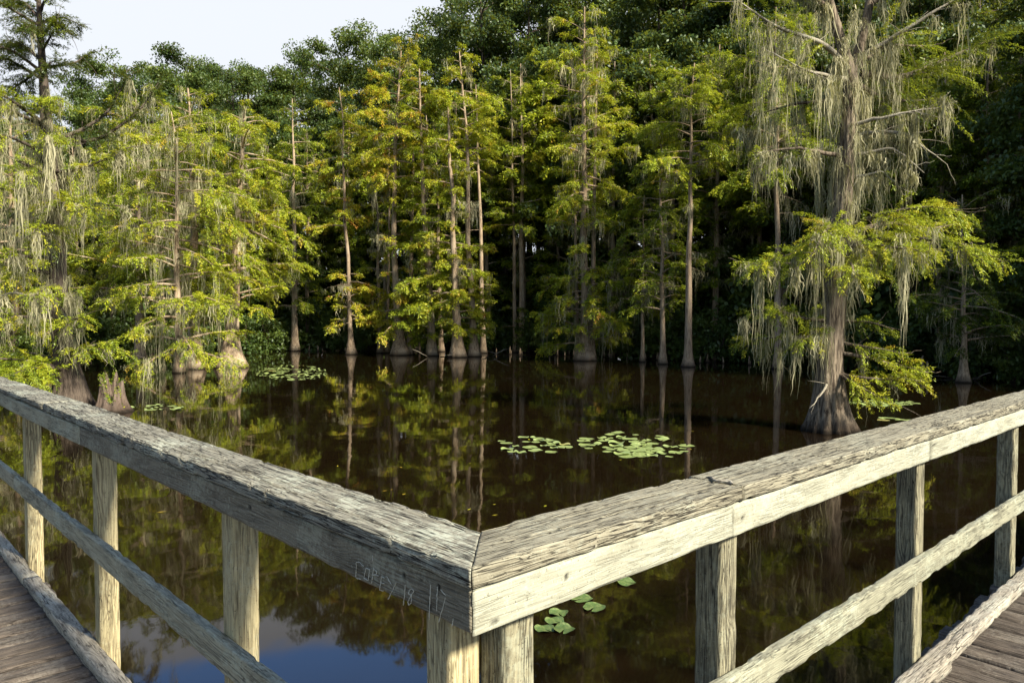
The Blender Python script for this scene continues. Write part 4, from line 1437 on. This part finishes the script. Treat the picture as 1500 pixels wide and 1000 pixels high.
# shrubs along the water's edge
srow = []
for i in range(54):
    px = -40 + 1600 * (i + rnd.uniform(.1, .9)) / 54
    Yd = shore_depth(px) + rnd.uniform(-.6, 2.2)
    x = (px - 750) / F_PX * Yd
    s = rnd.uniform(.9, 2.1) * (1.25 if 350 < px < 500 or 880 < px < 1080 else 1.0)
    o = place('s', rnd.randrange(9), (x, Yd, max(0, ground_z(x, Yd)) - .05), s, rnd.uniform(0, 6.28))
    srow.append((px, o))
srow2 = []
for i in range(34):
    px = -60 + 1640 * (i + rnd.uniform(.1, .9)) / 34
    Yd = shore_depth(px) + rnd.uniform(3, 7)
    x = (px - 750) / F_PX * Yd
    o = place('s', rnd.randrange(9), (x, Yd, ground_z(x, Yd) - .05), rnd.uniform(2.4, 4.0), rnd.uniform(0, 6.28))
    srow2.append((px, o))
srow3 = []
for i in range(34):
    px = -100 + 1700 * (i + rnd.uniform(.1, .9)) / 34
    Yd = shore_depth(px) + rnd.uniform(8, 11)
    x = (px - 750) / F_PX * Yd
    o = place('s', rnd.randrange(9), (x, Yd, ground_z(x, Yd) - .1), rnd.uniform(4.2, 6.0), rnd.uniform(0, 6.28))
    srow3.append((px, o))
SIDE = lambda px: 'at far left' if px < 250 else 'left of centre' if px < 600 else 'at centre' if px < 850 else 'right of centre' if px < 1150 else 'at far right'
for rw, txt, grp in ((srow3, 'very tall dark thicket bush deep in the wood', 'deep thicket bushes'), (srow, 'low leafy waterside shrub on the far bank', 'shrubs along the far water edge'), (srow2, 'tall dark thicket bush behind the shore', 'thicket bushes under the trees')):
    rw.sort(key=lambda q: q[0])
    cnt = {}
    for px, o in rw:
        cnt.setdefault(SIDE(px), []).append(o)
    for sd, os_ in cnt.items():
        for i, o in enumerate(os_):
            tag(o, txt + ' ' + sd + ', ' + (ORD[i] if i < 20 else 'last') + ' from its left', 'shrub', grp)

# cypress knees at the waterline
def make_knee(seed):
    R = np.random.default_rng(seed)
    m = MB()
    n = 7
    zk = np.linspace(0, 1, n)
    h = .55
    P = np.stack([R.normal(0, .02, n) * zk, R.normal(0, .02, n) * zk, h * zk - .12 * (zk == 0)], -1)
    m.tube(P, np.array([.13, .10, .075, .062, .055, .045, .022]), 8)
    return m.build('cypress_knee', BARK)


knees = [make_knee(j) for j in range(3)]
kused = set()
krow = []
for cx, n_, spread in ((600, 3, 20), (620, 4, 12), (735, 6, 34), (805, 4, 20), (835, 3, 10), (905, 3, 30), (955, 3, 12), (1040, 3, 30), (1085, 2, 20), (480, 5, 30), (1360, 4, 20)):
    for _ in range(n_):
        px = cx + rnd.uniform(-spread, spread)
        Yd = shore_depth(px) - rnd.uniform(.3, 2.2)
        j = rnd.randrange(3)
        o = knees[j] if j not in kused else knees[j].copy()
        if j in kused:
            COL.objects.link(o)
        kused.add(j)
        o.location = ((px - 750) / F_PX * Yd, Yd, 0)
        s = rnd.uniform(.4, 1.15)
        o.scale = (s * rnd.uniform(.7, 1.1), s, s * rnd.uniform(.8, 1.5))
        o.rotation_euler = (rnd.uniform(-.08, .08), rnd.uniform(-.08, .08), rnd.uniform(0, 6))
        krow.append((px, o))
krow.sort(key=lambda q: q[0])
cnt = {}
for px, o in krow:
    cnt.setdefault(SIDE(px), []).append(o)
for sd, os_ in cnt.items():
    for i, o in enumerate(os_):
        tag(o, 'pointed cypress knee by the far bank ' + sd + ', ' + (ORD[i] if i < 20 else 'last') + ' from the left', 'cypress knee', 'cypress knees along the far bank')

# driftwood branches lying along the bank
for i, (px, py, w, lab) in enumerate([(1058, 528, 40, 'tangle of pale driftwood branches at the waterline right of the tall pale trunk'), (738, 522, 30, 'tangle of bare sticks at the waterline under the paired pale trunks'),
                                      (652, 523, 34, 'low fallen branch lying in the water between the centre trunks'), (1450, 556, 50, 'fallen branch lying in the dark water at far right')]):
    b = on_water(px, py)
    kx = b[1] / F_PX
    R = np.random.default_rng(300 + i)
    m = MB()
    for _ in range(12):
        s0 = np.array([R.uniform(-w, w) * kx, R.uniform(-.6, .6), -.05])
        P = limb_curve(R, s0, R.uniform(0, 6.28), R.uniform(.5, 1.6), R.uniform(.05, .8), R.uniform(.1, .7), 7, .12)
        m.tube(P, np.linspace(.035, .008, 7), 5)
    o = m.build('driftwood', BARK_P)
    o.location = b
    tag(o, lab, 'driftwood')

# ------------------------------------------------------------------ lily pads
def make_pad(seed, curl):
    R = np.random.default_rng(seed)
    m = MB()
    n, rings = 36, 5
    th = np.linspace(.16, 2 * PI - .16, n)
    V = [(0, 0, .004)]
    for r in range(1, rings + 1):
        f = r / rings
        rad = .5 * f * (1 + .05 * np.sin(th * 3 + seed) + .03 * np.sin(th * 7 + seed * 2))
        z = .004 + curl * f ** 4 * (np.sin(th * 3 + seed * 1.3) * .5 + .5) + .003 * np.sin(th * 9) * f
        V += list(np.stack([rad * np.cos(th), rad * np.sin(th), z], -1))
    Q = [(1 + r * n + j, 1 + (r + 1) * n + j, 1 + (r + 1) * n + j + 1, 1 + r * n + j + 1) for r in range(rings - 1) for j in range(n - 1)]
    T = [(0, 1 + j, 2 + j) for j in range(n - 1)]
    m.add(V, Q, T, tint=.5)
    return m.build('lily_pad', PAD)


k = NT('lily_pad_leaf')
tc = k.n('TexCoord').outputs['Object']
r = k.n('ObjectInfo').outputs['Random']
sp = k.n('SeparateXYZ')
k.l(tc, sp.inputs[0])
ang = k.math('ARCTAN2', sp.outputs[1], sp.outputs[0])
vein = k.rng(k.math('ABSOLUTE', k.math('SINE', k.math('MULTIPLY', ang, 9.0))), .0, .10, 1, 0)
bl = k.noise(tc, 5, 4, .65)
c = k.mix(k.rng(bl, .42, .68), (.19, .25, .07), (.34, .37, .15))
c = k.mix(k.math('MULTIPLY', vein, .4), c, (.33, .36, .16))
c = k.mix(k.math('MULTIPLY', r, .5), c, (.24, .30, .11))
c = k.mix(k.rng(k.math('FRACT', k.math('MULTIPLY', r, 7.3)), .95, .97, 0, .6), c, (.36, .27, .08))
c = k.mix(k.rng(k.noise(tc, 11, 3), .66, .72, 0, .8), c, (.15, .09, .03))
p = k.n('BsdfPrincipled')
p.inputs['Roughness'].default_value = .35
k.l(c, p.inputs['Base Color'])
PAD = k.done(p.outputs[0])
def pad_material(name, a, b, v):
    k = NT(name)
    tc = k.n('TexCoord').outputs['Object']
    sp = k.n('SeparateXYZ')
    k.l(tc, sp.inputs[0])
    ang = k.math('ARCTAN2', sp.outputs[1], sp.outputs[0])
    vein = k.rng(k.math('ABSOLUTE', k.math('SINE', k.math('MULTIPLY', ang, 7.0))), .0, .14, 1, 0)
    n1 = k.noise(tc, 4.5, 5, .7)
    c = k.mix(k.rng(n1, .40, .64), a, b)
    c = k.mix(k.math('MULTIPLY', vein, .55), c, v)
    c = k.mix(k.rng(k.noise(tc, 9, 4, .7), .62, .70, 0, .85), c, (.12, .08, .03))
    bp = k.n('Bump')
    bp.inputs['Strength'].default_value = .8
    bp.inputs['Distance'].default_value = .03
    k.l(k.math('ADD', n1, k.math('MULTIPLY', vein, .3)), bp.inputs['Height'])
    p = k.n('BsdfPrincipled')
    p.inputs['Roughness'].default_value = .38
    k.l(c, p.inputs['Base Color'])
    k.l(bp.outputs[0], p.inputs['Normal'])
    return k.done(p.outputs[0])


pads = [make_pad(1, .02), make_pad(2, .05), make_pad(3, .12)]
pused = set()
placed = []


def pad_at(px, py, size, kind=None, label='', group='', scl=1.0):
    b = on_water(px, py)
    for q in placed:
        if math.hypot(q[0] - b[0], q[1] - b[1]) < (q[2] + size) * .33:
            return None
    placed.append((b[0], b[1], size))
    j = rnd.randrange(3) if kind is None else kind
    o = pads[j] if j not in pused else pads[j].copy()
    if j in pused:
        COL.objects.link(o)
    pused.add(j)
    o.location = (b[0], b[1], .002 + rnd.uniform(0, .004))
    o.rotation_euler = (rnd.uniform(-.02, .02), rnd.uniform(-.02, .02), rnd.uniform(0, 6.28))
    o.scale = (size, size * rnd.uniform(.9, 1.05), size)
    tag(o, label, 'lily pad', group)
    return o


def pad_field(cx, cy, rx, ry, n, size, label, group):
    made = 0
    for _ in range(n * 6):
        a, r_ = rnd.uniform(0, 6.28), rnd.random() ** .55
        if pad_at(cx + rx * r_ * math.cos(a), cy + ry * r_ * math.sin(a), size * rnd.uniform(.5, 1.35), None, label, group):
            made += 1
        if made >= n:
            break


lab = 'round pale green lily pad in the larger open cluster on the water right of centre'
pad_field(915, 651, 68, 19, 40, .27, lab, 'lily pads in the larger cluster')
pad_field(985, 662, 44, 12, 12, .26, lab, 'lily pads in the larger cluster')
pad_field(780, 652, 54, 12, 22, .26, 'round pale green lily pad in the smaller cluster left of the larger one', 'lily pads in the smaller cluster')
pad_field(428, 546, 51, 11, 105, .31, 'flat lily pad in the dense far raft by the stout flared cypress at left', 'lily pads in the far left raft')
pad_field(228, 597, 40, 5, 12, .28, 'flat lily pad floating right of the broken stump at left', 'lily pads beside the broken stump')
pad_field(1290, 591, 52, 5, 26, .28, 'flat lily pad on dark water right of the big buttressed cypress', 'lily pads beyond the big cypress')
pad_field(1300, 614, 30, 3, 4, .3, 'lone flat lily pad on dark water close behind the right handrail', 'lily pads behind the right handrail')
NEARP = []
for px, py, s, t in [(918, 854, .19, 'small single lily pad under the right handrail, farthest right of the near pads'), (852, 877, .21, 'veined lily pad under the right handrail, farthest of the overlapping pair'),
                     (870, 890, .22, 'broad lily pad under the right handrail, nearest of the overlapping pair'), (818, 898, .17, 'small curled lily pad topping the near clump below the right handrail'),
                     (813, 910, .17, 'curled lily pad in the middle of the near clump below the right handrail'), (826, 922, .18, 'ragged lily pad at the lower right of the near clump below the right handrail'),
                     (798, 922, .17, 'yellowish lily pad half hidden behind the right corner post')]:
    placed_keep = placed[:]
    placed.clear()
    o = pad_at(px, py, s, 2 if s < .2 else 1, t, 'near lily pads under the right handrail')
    NEARP.append(o)
    placed[:] = placed_keep
# a yellow leaf afloat on the left
NEAR = pad_material('lily_pad_veined_leaf', (.075, .13, .028), (.19, .24, .07), (.27, .31, .13))
for o in NEARP:
    o.data = o.data.copy()
    o.data.materials[0] = NEAR
b = on_water(236, 750)
m = MB()
m.add([(-.06, 0, .004), (0, -.022, .008), (.07, .005, .012), (0, .024, .006)], [(0, 1, 2, 3)], tint=.8)
o = m.build('floating_leaf', CYP, None, False, tint=True)
o.location = b
tag(o, 'single yellow fallen leaf floating on dark water between the left posts', 'leaf')
for _ in range(30):
    b = on_water(rnd.uniform(300, 1150), rnd.uniform(560, 760))
    q = o.copy()
    COL.objects.link(q)
    q.location = b
    s_ = rnd.uniform(.35, .8)
    q.scale = (s_, s_, s_)
    q.rotation_euler = (0, 0, rnd.uniform(0, 6.28))
    tag(q, 'tiny fallen leaf speck floating on the open dark water', 'leaf', 'leaf specks on the water')

print('objects', len(bpy.data.objects))
